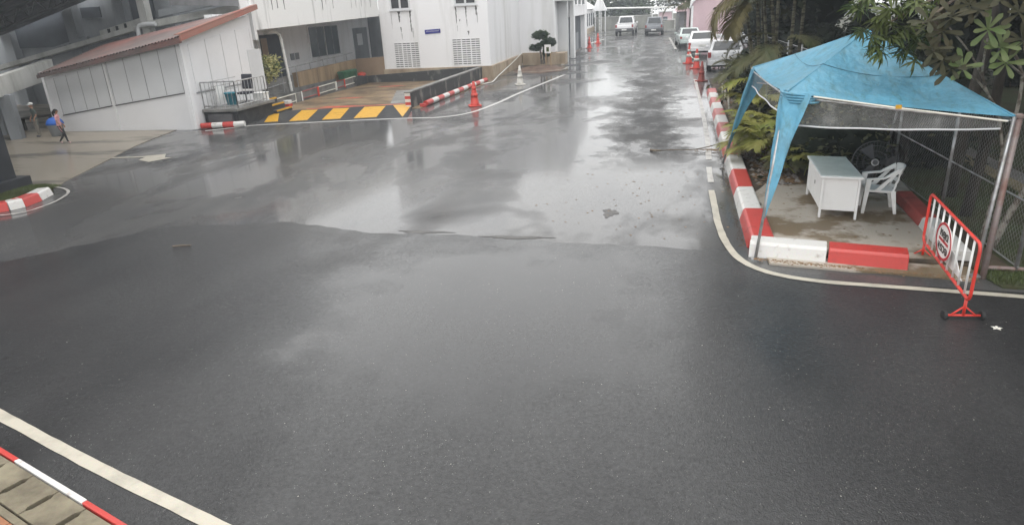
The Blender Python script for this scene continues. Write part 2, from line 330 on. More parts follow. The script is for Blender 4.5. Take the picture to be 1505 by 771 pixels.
# ------------------------------------------------------------------ mesh helpers
ORG = {}
def org(o): return ORG.get(o.name, Vector((0, 0, 0))) if o else Vector((0, 0, 0))
def tag(o, label=None, cat=None, group=None, kind=None):
    if label: o['label'] = label
    if cat: o['category'] = cat
    if group: o['group'] = group
    if kind: o['kind'] = kind
    return o
def thing(name, loc, label, cat, group=None):
    o = bpy.data.objects.new(name, None); COL.objects.link(o); o.location = loc
    o.empty_display_size = 0.3
    ORG[o.name] = Vector(loc); return tag(o, label, cat, group)
def V(*a): return Vector(a)
class MB:
    def __init__(s): s.v, s.f, s.mi, s.cur = [], [], [], 0
    def _add(s, vs, fs):
        k = len(s.v); s.v.extend(Vector(p) for p in vs)
        for f in fs: s.f.append([i + k for i in f]); s.mi.append(s.cur)
        return s
    def hexa(s, p): return s._add(p, [(0, 3, 2, 1), (4, 5, 6, 7), (0, 1, 5, 4), (1, 2, 6, 5), (2, 3, 7, 6), (3, 0, 4, 7)])
    def box(s, x0, x1, y0, y1, z0, z1):
        return s.hexa([(x0, y0, z0), (x1, y0, z0), (x1, y1, z0), (x0, y1, z0), (x0, y0, z1), (x1, y0, z1), (x1, y1, z1), (x0, y1, z1)])
    def obox(s, c, size, rotz=0.0, rot=None):
        m = rot if rot is not None else Matrix.Rotation(rotz, 3, 'Z'); c = Vector(c)
        h = Vector(size) / 2
        P = [c + m @ Vector((sx * h.x, sy * h.y, sz * h.z)) for sz in (-1, 1) for sx, sy in ((-1, -1), (1, -1), (1, 1), (-1, 1))]
        return s.hexa(P)
    def slab(s, a, b, c, d, n):
        """quad a,b,c,d (front face) given thickness by vector n"""
        n = Vector(n); q = [Vector(p) for p in (a, b, c, d)]
        return s.hexa(q + [p + n for p in q])
    def prism(s, poly, n):
        n = Vector(n); k = len(poly); P = [Vector(p) for p in poly]
        return s._add(P + [p + n for p in P], [list(range(k))[::-1], list(range(k, 2 * k))] + [(i, (i + 1) % k, (i + 1) % k + k, i + k) for i in range(k)])
    def tube(s, pts, r, n=8, caps=True):
        pts = [Vector(p) for p in pts]; k = len(pts)
        rs = r if isinstance(r, (list, tuple)) else [r] * k
        rings = []; ref = None
        for i, p in enumerate(pts):
            t = (pts[min(i + 1, k - 1)] - pts[max(i - 1, 0)]).normalized()
            if ref is None:
                ref = t.cross(Vector((0, 0, 1)))
                if ref.length < 1e-3: ref = t.cross(Vector((0, 1, 0)))
            ref = (ref - t * ref.dot(t)).normalized(); w = t.cross(ref)
            rings.append([p + rs[i] * (math.cos(a) * ref + math.sin(a) * w) for a in (2 * math.pi * j / n for j in range(n))])
        vs = [q for rg in rings for q in rg]; fs = []
        for i in range(k - 1):
            for j in range(n):
                a, b = i * n + j, i * n + (j + 1) % n; fs.append((a, b, b + n, a + n))
        if caps: fs += [list(range(n))[::-1], [(k - 1) * n + j for j in range(n)]]
        return s._add(vs, fs)
    def lathe(s, prof, c=(0, 0, 0), n=16, axis='Z'):
        vs = []; c = Vector(c)
        for r, z in prof:
            for j in range(n):
                a = 2 * math.pi * j / n; x, y = r * math.cos(a), r * math.sin(a)
                vs.append(c + (Vector((x, y, z)) if axis == 'Z' else Vector((z, x, y)) if axis == 'X' else Vector((x, z, y))))
        k = len(prof); fs = []
        for i in range(k - 1):
            for j in range(n):
                a, b = i * n + j, i * n + (j + 1) % n; fs.append((a, b, b + n, a + n))
        if prof[0][0] > 1e-6: fs.append(list(range(n))[::-1])
        if prof[-1][0] > 1e-6: fs.append([(k - 1) * n + j for j in range(n)])
        return s._add(vs, fs)
    def torus(s, c, R_, r, n=24, m=8, axis='Z', arc=2 * math.pi):
        c = Vector(c); pts = []
        for i in range(n + 1):
            a = arc * i / n; x, y = R_ * math.cos(a), R_ * math.sin(a)
            pts.append(c + (Vector((x, y, 0)) if axis == 'Z' else Vector((0, x, y)) if axis == 'X' else Vector((x, 0, y))))
        return s.tube(pts, r, m, False)
    def build(s, name, mats, parent=None, smooth=False, bevel=0.0, kind=None, origin=None, recalc=True):
        o0 = org(parent) if origin is None else Vector(origin)
        me = bpy.data.meshes.new(name); bm = bmesh.new()
        vv = [bm.verts.new(p - o0) for p in s.v]
        for f, mi in zip(s.f, s.mi):
            try: fc = bm.faces.new([vv[i] for i in f])
            except ValueError: continue
            fc.material_index = mi; fc.smooth = smooth
        if recalc: bmesh.ops.recalc_face_normals(bm, faces=bm.faces[:])
        if bevel:
            ed = [e for e in bm.edges if len(e.link_faces) == 2 and e.calc_face_angle(0) > 0.6]
            bmesh.ops.bevel(bm, geom=ed, offset=bevel, segments=2, affect='EDGES', profile=0.6, clamp_overlap=True)
        bm.to_mesh(me); bm.free()
        for m in ([mats] if isinstance(mats, str) else mats): me.materials.append(MATS[m])
        return link(name, me, parent, kind, origin)
def link(name, me, parent=None, kind=None, origin=None):
    o = bpy.data.objects.new(name, me); COL.objects.link(o)
    if parent: o.parent = parent; ORG[o.name] = org(parent)
    elif origin is not None: o.location = origin; ORG[o.name] = Vector(origin)
    else: ORG[o.name] = Vector((0, 0, 0))
    if kind: o['kind'] = kind
    return o
def copy_tree(o, parent=None):
    c = o.copy(); COL.objects.link(c); c.parent = parent
    for ch in list(o.children): copy_tree(ch, c)
    return c
def smooth_line(pts, step=0.4):
    """Catmull-Rom through the points"""
    P = [Vector(p) for p in pts]; out = []
    for i in range(len(P) - 1):
        p0, p1, p2, p3 = P[max(i - 1, 0)], P[i], P[i + 1], P[min(i + 2, len(P) - 1)]
        n = max(2, int((p2 - p1).length / step))
        for k in range(n):
            t = k / n
            out.append(0.5 * ((2 * p1) + (p2 - p0) * t + (2 * p0 - 5 * p1 + 4 * p2 - p3) * t * t + (3 * p1 - p0 - 3 * p2 + p3) * t ** 3))
    out.append(P[-1]); return out
def strip(name, pts, width, z, m, parent=None, jit=0.004, step=0.3, thick=0.003):
    L = smooth_line([Vector((p[0], p[1], 0)) for p in pts], step); vs, fs = [], []
    for i, p in enumerate(L):
        t = (L[min(i + 1, len(L) - 1)] - L[max(i - 1, 0)]).normalized(); nrm = Vector((-t.y, t.x, 0))
        w0, w1 = width / 2 + random.uniform(-jit, jit), width / 2 + random.uniform(-jit, jit)
        vs += [(p + nrm * w0) + V(0, 0, z), (p - nrm * w1) + V(0, 0, z)]
    for i in range(len(L) - 1): fs.append((2 * i, 2 * i + 1, 2 * i + 3, 2 * i + 2))
    b = MB(); b._add(vs, fs)
    o = b.build(name, m, parent)
    if not parent: o['kind'] = 'structure'
    return o
def sheet(name, poly, z, m, thick=0.0, parent=None):
    b = MB()
    if thick: b.prism([(x, y, z - thick) for x, y in poly], (0, 0, thick))
    else: b._add([(x, y, z) for x, y in poly], [list(range(len(poly)))])
    o = b.build(name, m, parent)
    if not thick:
        for p in o.data.polygons:
            if p.normal.z < 0: p.flip()
    if not parent: o['kind'] = 'structure'
    return o
def ragged(pts, amp=0.08, step=0.25):
    out = []
    for a, b in zip(pts[:-1], pts[1:]):
        a, b = Vector((*a, 0)), Vector((*b, 0)); n = max(1, int((b - a).length / step))
        for k in range(n):
            p = a.lerp(b, k / n); out.append((p.x + random.uniform(-amp, amp), p.y + random.uniform(-amp, amp)))
    out.append(tuple(pts[-1])); return out
# ------------------------------------------------------------------ ground, roads, lines
sheet('ground', [(-110, -40), (110, -40), (110, 230), (-110, 230)], -0.04, 'ground_earth')
sheet('road', [(-26, -8), (14, -8), (14, 8.6), (1.75, 9.6), (2.0, 15), (2.75, 34), (9, 34.3), (9, 62), (3.2, 62), (3.0, 104), (-10, 104), (-9, 47), (-8.9, 37.2),
               (-15.8, 37.4), (-16.3, 22.2), (-26, 22.2)], 0.0, 'asphalt_old')
seam = [(-26, 4.2), (-14.0, 6.6), (-10.65, 8.7), (-9.15, 10.6), (-6.7, 11.05), (-4.8, 10.45), (-3.5, 10.5), (-2.4, 10.3), (-0.6, 10.12), (1.28, 9.95)]
new_road = ragged(seam, 0.045, 0.22) + [(1.35, 9.45), (1.70, 9.06), (2.3, 8.88), (4.2, 8.70), (14, 7.7), (14, -8), (-26, -8)]
sheet('road_resurfaced', new_road, 0.012, 'asphalt_new', thick=0.016)
# tarmac pieces broken away along the seam of the two surfacings
for (cx, cy, rx, ry) in ((-3.9, 10.62, 0.55, 0.10), (-2.2, 10.42, 0.7, 0.09), (-0.72, 11.9, 0.16, 0.32)):
    ph = random.uniform(0, 6); pl = []
    for i in range(60):
        a = i * math.pi / 30; q = .78 + .2 * math.sin(3 * a + ph) + .13 * math.sin(7 * a + 2 * ph) + random.uniform(-.07, .07)
        pl.append((cx + rx * q * math.cos(a), cy + ry * q * math.sin(a)))
    sheet('road_patch', pl, 0.0045, 'asphalt_bare')
sheet('side_road', [(7.1, 9), (40, 6), (40, 33.5), (7.1, 33.5)], -0.015, 'asphalt_far')
# painted lines
strip('road_line', [(1.98, 34.3), (1.86, 30), (1.72, 25), (1.52, 19.5), (1.36, 16.4)], 0.13, 0.006, 'line_paint_worn')
strip('road_line', [(1.30, 15.6), (1.24, 14.2)], 0.12, 0.006, 'line_paint_worn')
strip('road_line', [(1.20, 13.5), (1.17, 12.2), (1.15, 11.3), (1.19, 10.3), (1.33, 9.55), (1.64, 9.1), (2.2, 8.84), (3.02, 8.72), (3.92, 8.60), (4.48, 8.52), (6.5, 8.25), (11, 7.6)], 0.115, 0.018, 'line_paint', step=0.15)
strip('road_line', [(-15.9, 21.6), (-14.85, 22.46), (-14.43, 22.73), (-12.43, 23.14), (-9.15, 23.70), (-7.78, 23.75), (-6.8, 24.75), (-6.3, 27.3), (-6.0, 30.4), (-5.44, 34.6), (-4.9, 38.6)], 0.17, 0.006, 'line_white', step=0.25)
strip('road_line', [(-17.1, 20.75), (-16.6, 21.15), (-15.95, 21.55)], 0.06, 0.006, 'line_paint_worn')
strip('road_line', [(-5.9, 45.5), (-6.25, 50.5), (-6.6, 63.0), (-6.1, 72), (-5.4, 78)], 0.22, 0.006, 'line_white')
strip('road_line', [(1.70, 57), (1.55, 75)], 0.20, 0.006, 'line_paint_worn')
strip('road_line', [(-8.6, 5.36), (-6.44, 4.60), (-4.74, 4.00), (-3.33, 3.54), (-1.6, 2.98)], 0.115, 0.018, 'line_paint', step=0.15)
strip('road_line', [(-13.95, 11.2), (-13.5, 11.22), (-13.23, 11.5), (-13.2, 11.85), (-13.3, 12.4), (-13.68, 13.1), (-14.3, 13.5), (-14.8, 13.55)], 0.07, 0.018, 'line_paint_worn', step=0.12)
# direction arrow on the road
ar = MB()
ar._add([(x, y, 0.007) for x, y in [(-15.9, 16.92), (-14.78, 17.08), (-14.72, 16.72), (-14.12, 16.42), (-13.80, 17.02), (-14.06, 17.03), (-14.42, 17.55), (-14.98, 17.24), (-16.0, 17.10)]], [[0, 1, 2, 3, 4, 5, 6, 7, 8]])
o = ar.build('road_arrow', 'line_paint'); o['kind'] = 'structure'

# ------------------------------------------------------------------ apron, island and column at left
apron = [(-17.3, 21.9), (-17.05, 20.7), (-16.6, 18.95), (-15.6, 16.3), (-14.85, 14.3), (-14.5, 13.6), (-16.5, 12.6), (-21, 10.2), (-45, 10), (-45, 36), (-22.6, 36), (-22.6, 21.9)]
sheet('forecourt_pavement', apron, 0.016, 'apron_concrete', thick=0.03)
sheet('grass_island', [(-14.0, 12.0), (-14.05, 12.8), (-14.25, 13.25), (-14.75, 13.6), (-16.6, 12.7), (-18, 10.4), (-14.6, 9.6), (-14.05, 11.4)], 0.10, 'grass_ground', thick=0.1)
def grass(name, poly_fn, n, h, m, label, z0=0.0, w=0.006):
    vs, fs = [], []
    while len(fs) < n:
        x, y = poly_fn()
        a = random.uniform(0, 6.28); hh = h * random.uniform(0.5, 1.2); lx, ly = random.gauss(0, .4) * hh, random.gauss(0, .4) * hh
        k = len(vs); vs += [(x - w * math.cos(a), y - w * math.sin(a), z0), (x + w * math.cos(a), y + w * math.sin(a), z0), (x + lx, y + ly, z0 + hh)]
        fs.append((k, k + 1, k + 2))
    me = bpy.data.meshes.new(name); me.from_pydata(vs, [], fs); me.materials.append(MATS[m])
    return tag(link(name, me), label, 'grass', kind='stuff')
def in_island():
    while True:
        t = random.random(); x, y = random.uniform(-15.6, -14.1), random.uniform(11.6, 13.4)
        if y < 13.4 - (-14.3 - x) * -0.1 and y < 13.5 + (x + 14.6) * .3: return x, y
grass('lawn_grass', in_island, 9000, 0.06, 'grass_blade', 'bright short grass on the small island by the black column', 0.10)
KPROF = [(0.0, 0.0), (0.045, 0.17), (0.075, 0.20), (0.335, 0.20), (0.36, 0.18), (0.37, 0.0)]
def kerb_block(a, b, m, parent, scale=1.0, z=0.0, gap=0.008, prof=KPROF):
    """kerb block from a to b (outer bottom edge), body on the left-hand side of travel"""
    a, b = Vector((*a, z)), Vector((*b, z)); t = (b - a).normalized(); nrm = Vector((-t.y, t.x, 0))
    a2, b2 = a + t * gap, b - t * gap; mb = MB()
    A = [a2 + nrm * (p * scale) + V(0, 0, q * scale + random.uniform(-.004, .004)) for p, q in prof]
    B = [b2 + nrm * (p * scale) + V(0, 0, q * scale + random.uniform(-.004, .004)) for p, q in prof]
    k = len(A)
    mb._add(A + B, [list(range(k)), list(range(k, 2 * k))[::-1]] + [(i, i + k, (i + 1) % k + k, (i + 1) % k) for i in range(k)])
    return mb.build('kerb_block', m, parent, bevel=0.012)
kerb = MB().box(-14.5, -14.0, 11.4, 12.9, -0.02, 0.09).build('island_kerb', 'kerb_grey'); kerb['kind'] = 'structure'
for a, b, m in (((-14.45, 10.7), (-13.74, 11.56), 'kerb_red'), ((-13.735, 11.57), (-13.62, 11.86), 'kerb_white'), ((-13.62, 11.86), (-13.72, 12.40), 'kerb_red'), ((-13.72, 12.40), (-13.92, 12.92), 'kerb_white')):
    kerb_block(a, b, m, kerb, 0.95)
t = thing('roof_column', (-15.55, 12.9, 0), 'black square column on a dark plinth in the grass island', 'column')
MB().box(-15.85, -15.22, 12.6, 13.25, 0.3, 7.2).build('shaft', 'column_black', t, bevel=0.01)
MB().box(-16.05, -15.02, 12.3, 13.45, -0.02, 0.34).build('plinth', 'column_black', t, bevel=0.015)

# ------------------------------------------------------------------ kerb and drain covers at the bottom left corner
dk = MB().box(-6.0, -5.9, 3.9, 4.0, -0.03, 0.0).build('drain_kerb', 'kerb_grey'); dk['kind'] = 'structure'
tx = V(0.94, -0.342, 0); ny = V(-0.342, -0.94, 0)
KA = V(-5.73, 4.0, 0)
for s0, s1, m in ((-4.2, -3.0, 'kerb_white'), (-3.0, -1.4, 'kerb_red'), (-1.4, -.75, 'kerb_white'), (-.75, .32, 'kerb_red'), (.32, 1.45, 'kerb_white'), (1.45, 2.9, 'kerb_red'), (2.9, 4.2, 'kerb_white')):
    p, q = KA + tx * s1, KA + tx * s0
    kerb_block((p.x, p.y), (q.x, q.y), m, dk, 1.0, prof=[(-0.025, 0.0), (-0.022, 0.095), (-0.015, 0.10), (0.015, 0.10), (0.022, 0.095), (0.025, 0.0)], gap=.002)
dr = thing('drain_cover', (-5.2, 3.6, 0), 'row of concrete drain slabs with slots behind the red and white kerb edge', 'drain')
c = V(-5.69, 3.97, 0)
for i in range(-7, 8):
    p = c + tx * (0.653 + 0.42 * i) + ny * .022; e = .004
    p0, p1 = p + tx * e, p + tx * (.42 - e); q0, q1 = p0 + ny * .30, p1 + ny * .30
    poly = [p0, p1, p1 + ny * .035, p1 + ny * .075 - tx * .026, p1 + ny * .215 - tx * .026, p1 + ny * .255, q1, q0, p0 + ny * .255, p0 + ny * .215 + tx * .026, p0 + ny * .075 + tx * .026, p0 + ny * .035]
    dz = random.uniform(-.004, .004)
    MB().prism([v + V(0, 0, .035) for v in poly], (0, 0, .055 + dz)).build('slab', 'drain_slab', dr, bevel=.005)
MB().slab(c + ny * .335 - tx * 3, c + ny * .335 + tx * 3, c + ny * .39 + tx * 3, c + ny * .39 - tx * 3, (0, 0, .082)).build('edge_beam', 'drain_slab', dr, bevel=.006)
MB().slab(c - tx * 3, c + tx * 3, c + ny * .39 + tx * 3, c + ny * .39 - tx * 3, (0, 0, .004)).build('channel', 'column_black', dr)
for i in range(16):
    a = c + ny * .395 + tx * (-2.4 + .25 * i)
    MB().slab(a, a + tx * .243, a + tx * .243 + ny * .25, a + ny * .25, (0, 0, .075)).build('paving_tile', 'orange_paving', dr, bevel=.004)

# ------------------------------------------------------------------ red-roofed annexe (white panel walls)
t = thing('panelled_annexe', (-19.4, 22, 0), 'low white annexe with grey wall panels and a red corrugated roof', 'building')
FY = 21.9
def fz(x, zl, zr): return zl + (zr - zl) * (x + 22.6) / 6.15
w = MB()
w.hexa([(-22.6, FY, 0), (-16.45, FY, 0), (-16.45, 26.6, 0), (-22.6, 26.0, 0), (-22.6, FY, 2.25), (-16.45, FY, 3.2), (-16.45, 26.6, 3.9), (-22.6, 26.0, 2.6)])
w.build('wall', 'panel_white', t)
def fpanel(x0, x1, bl, br, tl, tr, m, y=FY, d=0.02, name='wall_panel', par=None):
    """panel on the front wall, z given at both ends"""
    return MB().slab((x0, y - d, bl), (x1, y - d, br), (x1, y - d, tr), (x0, y - d, tl), (0, d + 0.01, 0)).build(name, m, par or t, bevel=0.004)
for xs, ((bl, br), (tl, tr)) in ((( -22.05, -19.80), ((0.66, 0.97), (2.0, 2.45))), ((-19.62, -16.62), ((0.98, 1.36), (2.50, 2.97)))):
    x0, x1 = xs; n = 4
    for i in range(n):
        a, b = i / n, (i + 1) / n; xa, xb = x0 + (x1 - x0) * a, x0 + (x1 - x0) * b
        L = lambda p, q, k: p + (q - p) * k
        fpanel(xa + 0.012, xb - 0.012, L(bl, br, a), L(bl, br, b), L(tl, tr, a), L(tl, tr, b), 'panel_grey')
    fpanel(x0 - 0.03, x1 + 0.03, bl - 0.05, br - 0.05, bl - 0.012, br - 0.012, 'dark_trim', d=0.03, name='window_sill')
    for i in range(n + 1):
        a = i / n; xa = x0 + (x1 - x0) * a
        fpanel(xa - 0.012, xa + 0.012, bl + (br - bl) * a, bl + (br - bl) * a + .004, tl + (tr - tl) * a, tl + (tr - tl) * a, 'dark_trim', d=0.012, name='joint')
for x, w_ in ((-22.5, 0.12), (-19.71, 0.10), (-16.52, 0.14)):
    fpanel(x - w_ / 2, x + w_ / 2, 0.02, 0.02, fz(x, 2.1, 2.9), fz(x, 2.1, 2.9), 'white_wall', d=0.045, name='pilaster')
# east wall panels
EX = -16.45
for i in range(4):
    y0, y1 = 22.35 + i * 1.02, 22.35 + (i + 1) * 1.02 - 0.03; zt = 2.95 + 0.12 * (y0 - 22)
    MB().slab((EX + 0.02, y0, 1.32), (EX + 0.02, y1, 1.36), (EX + 0.02, y1, zt + .1), (EX + 0.02, y0, zt), (-0.03, 0, 0)).build('wall_panel', 'panel_white', t, bevel=0.003)
    MB().box(EX, EX + 0.015, y1 + 0.004, y1 + 0.026, 1.3, zt).build('joint', 'steel', t)
MB().box(EX, EX + 0.025, 22.3, 26.45, 1.25, 1.30).build('window_sill', 'steel', t)
MB().box(EX - 0.02, EX + 0.05, 21.87, 22.07, 0.02, 2.95).build('corner_post', 'white_wall', t)
MB().box(EX, EX + 0.03, 26.0, 27.0, 0.9, 2.55).build('door', 'panel_grey', t, bevel=0.005)
# corrugated roof rising to the back
eL, eR = V(-22.35, 21.5, 2.17), V(-16.02, 21.5, 3.26)
bL, bR = V(-23.4, 26.2, 2.98), V(-16.05, 26.7, 4.20)
n = 46; vs, fs = [], []
for i in range(n * 2 + 1):
    s_ = i / (n * 2); off = V(0, 0, 0.045 if i % 2 else 0.0)
    vs += [eL.lerp(eR, s_) + off, bL.lerp(bR, s_) + off]
for i in range(n * 2): fs.append((2 * i, 2 * i + 2, 2 * i + 3, 2 * i + 1))
rf = MB(); rf._add(vs, fs); k = len(rf.v)
rf._add([v - V(0, 0, 0.03) for v in vs], fs)
roof = rf.build('roof', 'roof_red', t)
MB().slab(eL + V(0, -0.03, -0.13), eR + V(0, -0.03, -0.20), eR + V(0, -0.03, -0.012), eL + V(0, -0.03, -0.012), (0, 0.05, 0)).build('eave_board', 'roof_red', roof)
MB().slab(eR + V(0.02, -0.04, -0.15), bR + V(0.02, 0, -0.10), bR + V(0.02, 0, 0.06), eR + V(0.02, -0.04, 0.06), (-0.05, 0, 0)).build('verge_board', 'roof_ridge', roof)
MB().slab(eR + V(0.02, -0.04, 0.075), bR + V(0.02, 0, 0.075), bR + V(-0.22, 0, 0.06), eR + V(-0.22, -0.04, 0.06), (0, 0, 0.02)).build('verge_cap', 'roof_ridge', roof)

# ------------------------------------------------------------------ platform with railing beside the annexe
t = thing('entrance_platform', (-15.8, 23.4, 0), 'dark raised platform with a steel railing at the annexe corner', 'platform')
MB().hexa([(-16.42, 22.45, 0), (-15.1, 22.55, 0), (-15.1, 25.0, 0), (-16.42, 25.0, 0), (-16.42, 22.45, 0.56), (-15.1, 22.55, 0.56), (-15.1, 25.0, 0.56), (-16.42, 25.0, 0.56)]).build('body', 'ramp_black', t, bevel=0.02)
MB().box(-16.43, -14.98, 22.38, 25.05, 0.56, 0.66).build('top_slab', 'mid_concrete', t, bevel=0.01)
MB().box(-16.25, -15.25, 22.40, 22.50, 0.10, 0.48).build('front_panel', 'steel_dark', t)
rl = MB(); P = [(-16.38, 22.5), (-15.05, 22.6), (-15.05, 24.6)]
for z in (0.76, 1.62): rl.tube([(x, y, z) for x, y in P], 0.024, 6)
rail = rl.build('railing', 'steel', t)
for a, b, n in ((P[0], P[1], 8), (P[1], P[2], 9)):
    for i in range(n + 1):
        x, y = a[0] + (b[0] - a[0]) * i / n, a[1] + (b[1] - a[1]) * i / n
        MB().tube([(x, y, 0.64), (x, y, 1.62)], 0.022 if i in (0, n) else 0.011, 6).build('baluster', 'steel', rail)
# things kept on the platform
t = thing('bucket', (-15.75, 23.3, 0.66), 'teal bucket behind the platform railing', 'bucket')
MB().lathe([(0.16, 0.0), (0.21, 0.46), (0.235, 0.46), (0.235, 0.5), (0.2, 0.5), (0.15, 0.04)], (-15.75, 23.3, 0.66), 14).build('body', 'drum_teal', t, smooth=True)
MB().torus((-15.75, 23.3, 1.16), 0.22, 0.01, 16, 5, 'Y', math.pi).build('handle', 'steel', t)
t = thing('office_chair', (-15.55, 24.0, 0.66), 'dark office chair standing on the platform behind the teal bucket', 'chair')
MB().obox((-15.55, 24.0, 1.06), (0.46, 0.46, 0.09)).build('seat', 'cloth_dark', t, bevel=0.03)
MB().obox((-15.55, 24.24, 1.46), (0.44, 0.08, 0.56), rot=Matrix.Rotation(R(-8), 3, 'X')).build('backrest', 'cloth_dark', t, bevel=0.03)
MB().tube([(-15.55, 24.0, 0.74), (-15.55, 24.0, 1.02)], 0.03).build('post', 'steel_dark', t)
for k in range(5):
    a = k * 1.2566; MB().tube([(-15.55, 24.0, 0.74), (-15.55 + .26 * math.cos(a), 24.0 + .26 * math.sin(a), 0.69)], 0.018, 6).build('leg', 'steel_dark', t)
t = thing('drying_rack', (-16.1, 23.5, 0.66), 'wire rack with pale cloths against the annexe wall', 'rack')
rk = MB()
for dx in (0, .5): rk.tube([(-16.28 + dx * .4, 23.0 + dx, .66), (-16.28 + dx * .4, 23.0 + dx, 1.62)], .012, 5)
rk.build('stand', 'steel', t)
for z in (1.2, 1.4, 1.6): MB().tube([(-16.3, 22.9, z), (-15.95, 24.1, z + .06)], .012, 5).build('bar', 'steel', t)
MB().slab((-16.2, 23.1, .8), (-16.1, 23.5, .8), (-16.1, 23.5, 1.4), (-16.2, 23.1, 1.4), (.02, -.005, 0)).build('cloth', 'plastic_white', t)
t = thing('white_box', (-15.35, 24.75, 0.66), 'white plastic crate on the platform beside the steps', 'crate')
MB().box(-15.6, -15.15, 24.55, 24.95, .66, .95).build('body', 'plastic_white', t, bevel=.01); MB().box(-15.62, -15.13, 24.53, 24.97, .95, .98).build('rim', 'plastic_white', t, bevel=.005)
# steps with yellow nosings
t = thing('entrance_steps', (-15.2, 25.3, 0), 'dark concrete steps with yellow nosings beside the platform', 'steps')
for i in range(3):
    z = 0.20 * (3 - i); y0 = 25.05; x0 = -15.95 + i * 0.32
    s_ = MB().box(x0, x0 + .34, y0, 26.3, 0, z).build('step', 'ramp_black', t, bevel=.01)
    MB().box(x0 + .27, x0 + .345, y0 + .03, 26.27, z - .05, z + .006).build('nosing', 'paint_yellow', s_)
t = thing('kerb_post', (-15.35, 26.6, 0), 'short white and red painted concrete post at the foot of the yard wall', 'post')
MB().box(-15.45, -15.2, 26.45, 26.75, 0, .42).build('shaft', 'kerb_white', t, bevel=.02); MB().box(-15.455, -15.195, 26.44, 26.76, .16, .28).build('band', 'kerb_red', t)
t = thing('painted_log', (-15.5, 22.1, 0), 'round red and white painted kerb log in front of the platform', 'kerb')
a, b = V(-16.35, 22.05, .11), V(-14.78, 22.42, .11)
for i in range(4):
    p, q = a.lerp(b, i / 4), a.lerp(b, (i + 1) / 4)
    MB().tube([p, q - (b - a).normalized() * .004], .105, 12).build('segment', ('kerb_red', 'kerb_white')[i % 2], t, smooth=False, bevel=0.01)

# ------------------------------------------------------------------ sloped yard with yellow and black ramp edge
sheet('yard_floor', [(-16.1, 26.0), (-9.85, 27.0), (-9.6, 37.0), (-15.9, 37.0)], 0.055, 'yard_concrete', thick=0.06)
sheet('yard_floor_wet', [(-15.2, 25.4), (-9.3, 26.3), (-8.4, 37.0), (-9.6, 37.0), (-9.85, 27.0), (-16.1, 26.0)], 0.02, 'yard_concrete', thick=0.02)
A0, A1, B1, B0 = V(-14.68, 22.95, 0.006), V(-8.95, 23.86, 0.006), V(-9.85, 27.0, 0.10), V(-15.6, 25.6, 0.10)
rp = MB(); rp.hexa([A0 - V(0, 0, .01), A1 - V(0, 0, .01), V(-9.85, 27, -.01), V(-15.6, 25.6, -.01), A0, A1, B1, B0])
ramp = rp.build('yard_ramp', 'ramp_black'); ramp['kind'] = 'structure'
def onramp(u, v): return A0.lerp(A1, u).lerp(B0.lerp(B1, u), v) + V(0, 0, 0.005)
for u0, u1, sh in ((0.01, 0.10, .015), (0.20, 0.32, -.01), (0.42, 0.54, -.01), (0.635, 0.785, -.015)):
    pb = MB(); q = [onramp(u0 + .02 + sh, .10), onramp(u1 + .02 + sh, .12), onramp(u1 - sh * 2, .93), onramp(u0 + .015 - sh, .95)]
    pb._add(q, [(0, 1, 2, 3)]); pb.build('paint_block', 'paint_yellow', ramp)
pb = MB(); pb._add([onramp(.965, .05), onramp(1.0, .98), onramp(.865, .96)], [(0, 1, 2)]); pb.build('paint_block', 'paint_yellow', ramp)
strip('red_line', [(-14.2, 26.05), (-12, 26.6), (-9.95, 27.12)], 0.13, 0.106, 'paint_red')
for (x, y, l, w_) in ((-13.2, 27.0, .9, .30), (-14.0, 29.9, .75, .28), (-13.7, 34.6, .8, .35)):
    sheet('red_mark', [(x - l, y - w_ * .6), (x + l * .4, y - w_ * .4), (x + l, y + w_ * .6), (x - l * .5, y + w_ * .2)], 0.060, 'paint_red')
t = thing('concrete_slab', (-11.3, 29.5, 0.055), 'pale concrete slab lying in the yard by the dark wall', 'slab')
MB().slab((-10.95, 27.3, .057), (-10.0, 27.25, .057), (-11.6, 32.2, .057), (-12.55, 32.3, .057), (0, 0, .03)).build('slab', 'mid_concrete', t, bevel=.005)

t = thing('yard_wall', (-9.75, 31.8, 0), 'low dark stained wall with a red and white end along the yard', 'wall')
MB().hexa([(-9.88, 26.3, 0), (-9.66, 26.3, 0), (-9.3, 37.1, 0), (-9.52, 37.1, 0), (-9.88, 26.3, .62), (-9.66, 26.3, .62), (-9.3, 37.1, .66), (-9.52, 37.1, .66)]).build('wall', 'dark_concrete', t, bevel=.012)
MB().hexa([(-9.90, 26.25, .62), (-9.64, 26.25, .62), (-9.28, 37.1, .66), (-9.54, 37.1, .66), (-9.90, 26.25, .67), (-9.64, 26.25, .67), (-9.28, 37.1, .71), (-9.54, 37.1, .71)]).build('coping', 'mid_concrete', t)
for i in range(5): MB().box(-9.885, -9.655, 26.27, 26.298, .02 + .12 * i, .138 + .12 * i).build('end_stripe', ('kerb_white', 'kerb_red')[i % 2], t)
t = thing('painted_log', (-9.0, 31, 0), 'long red and white striped kerb log lying beside the dark yard wall', 'kerb')
a, b = V(-9.22, 26.85, .12), V(-8.80, 35.9, .12)
for i in range(13):
    p, q = a.lerp(b, i / 13), a.lerp(b, (i + 1) / 13)
    MB().tube([p, q - (b - a).normalized() * .006], .115, 10).build('segment', ('kerb_red', 'kerb_white')[i % 2], t, bevel=0.01)
MB().obox((-9.3, 26.72, .07), (.25, .2, .14), .4).build('end_block', 'kerb_red', t, bevel=.02)
t = thing('retaining_wall', (-13, 37, 0), 'dark mouldy retaining wall under the white block at the back of the yard', 'wall')
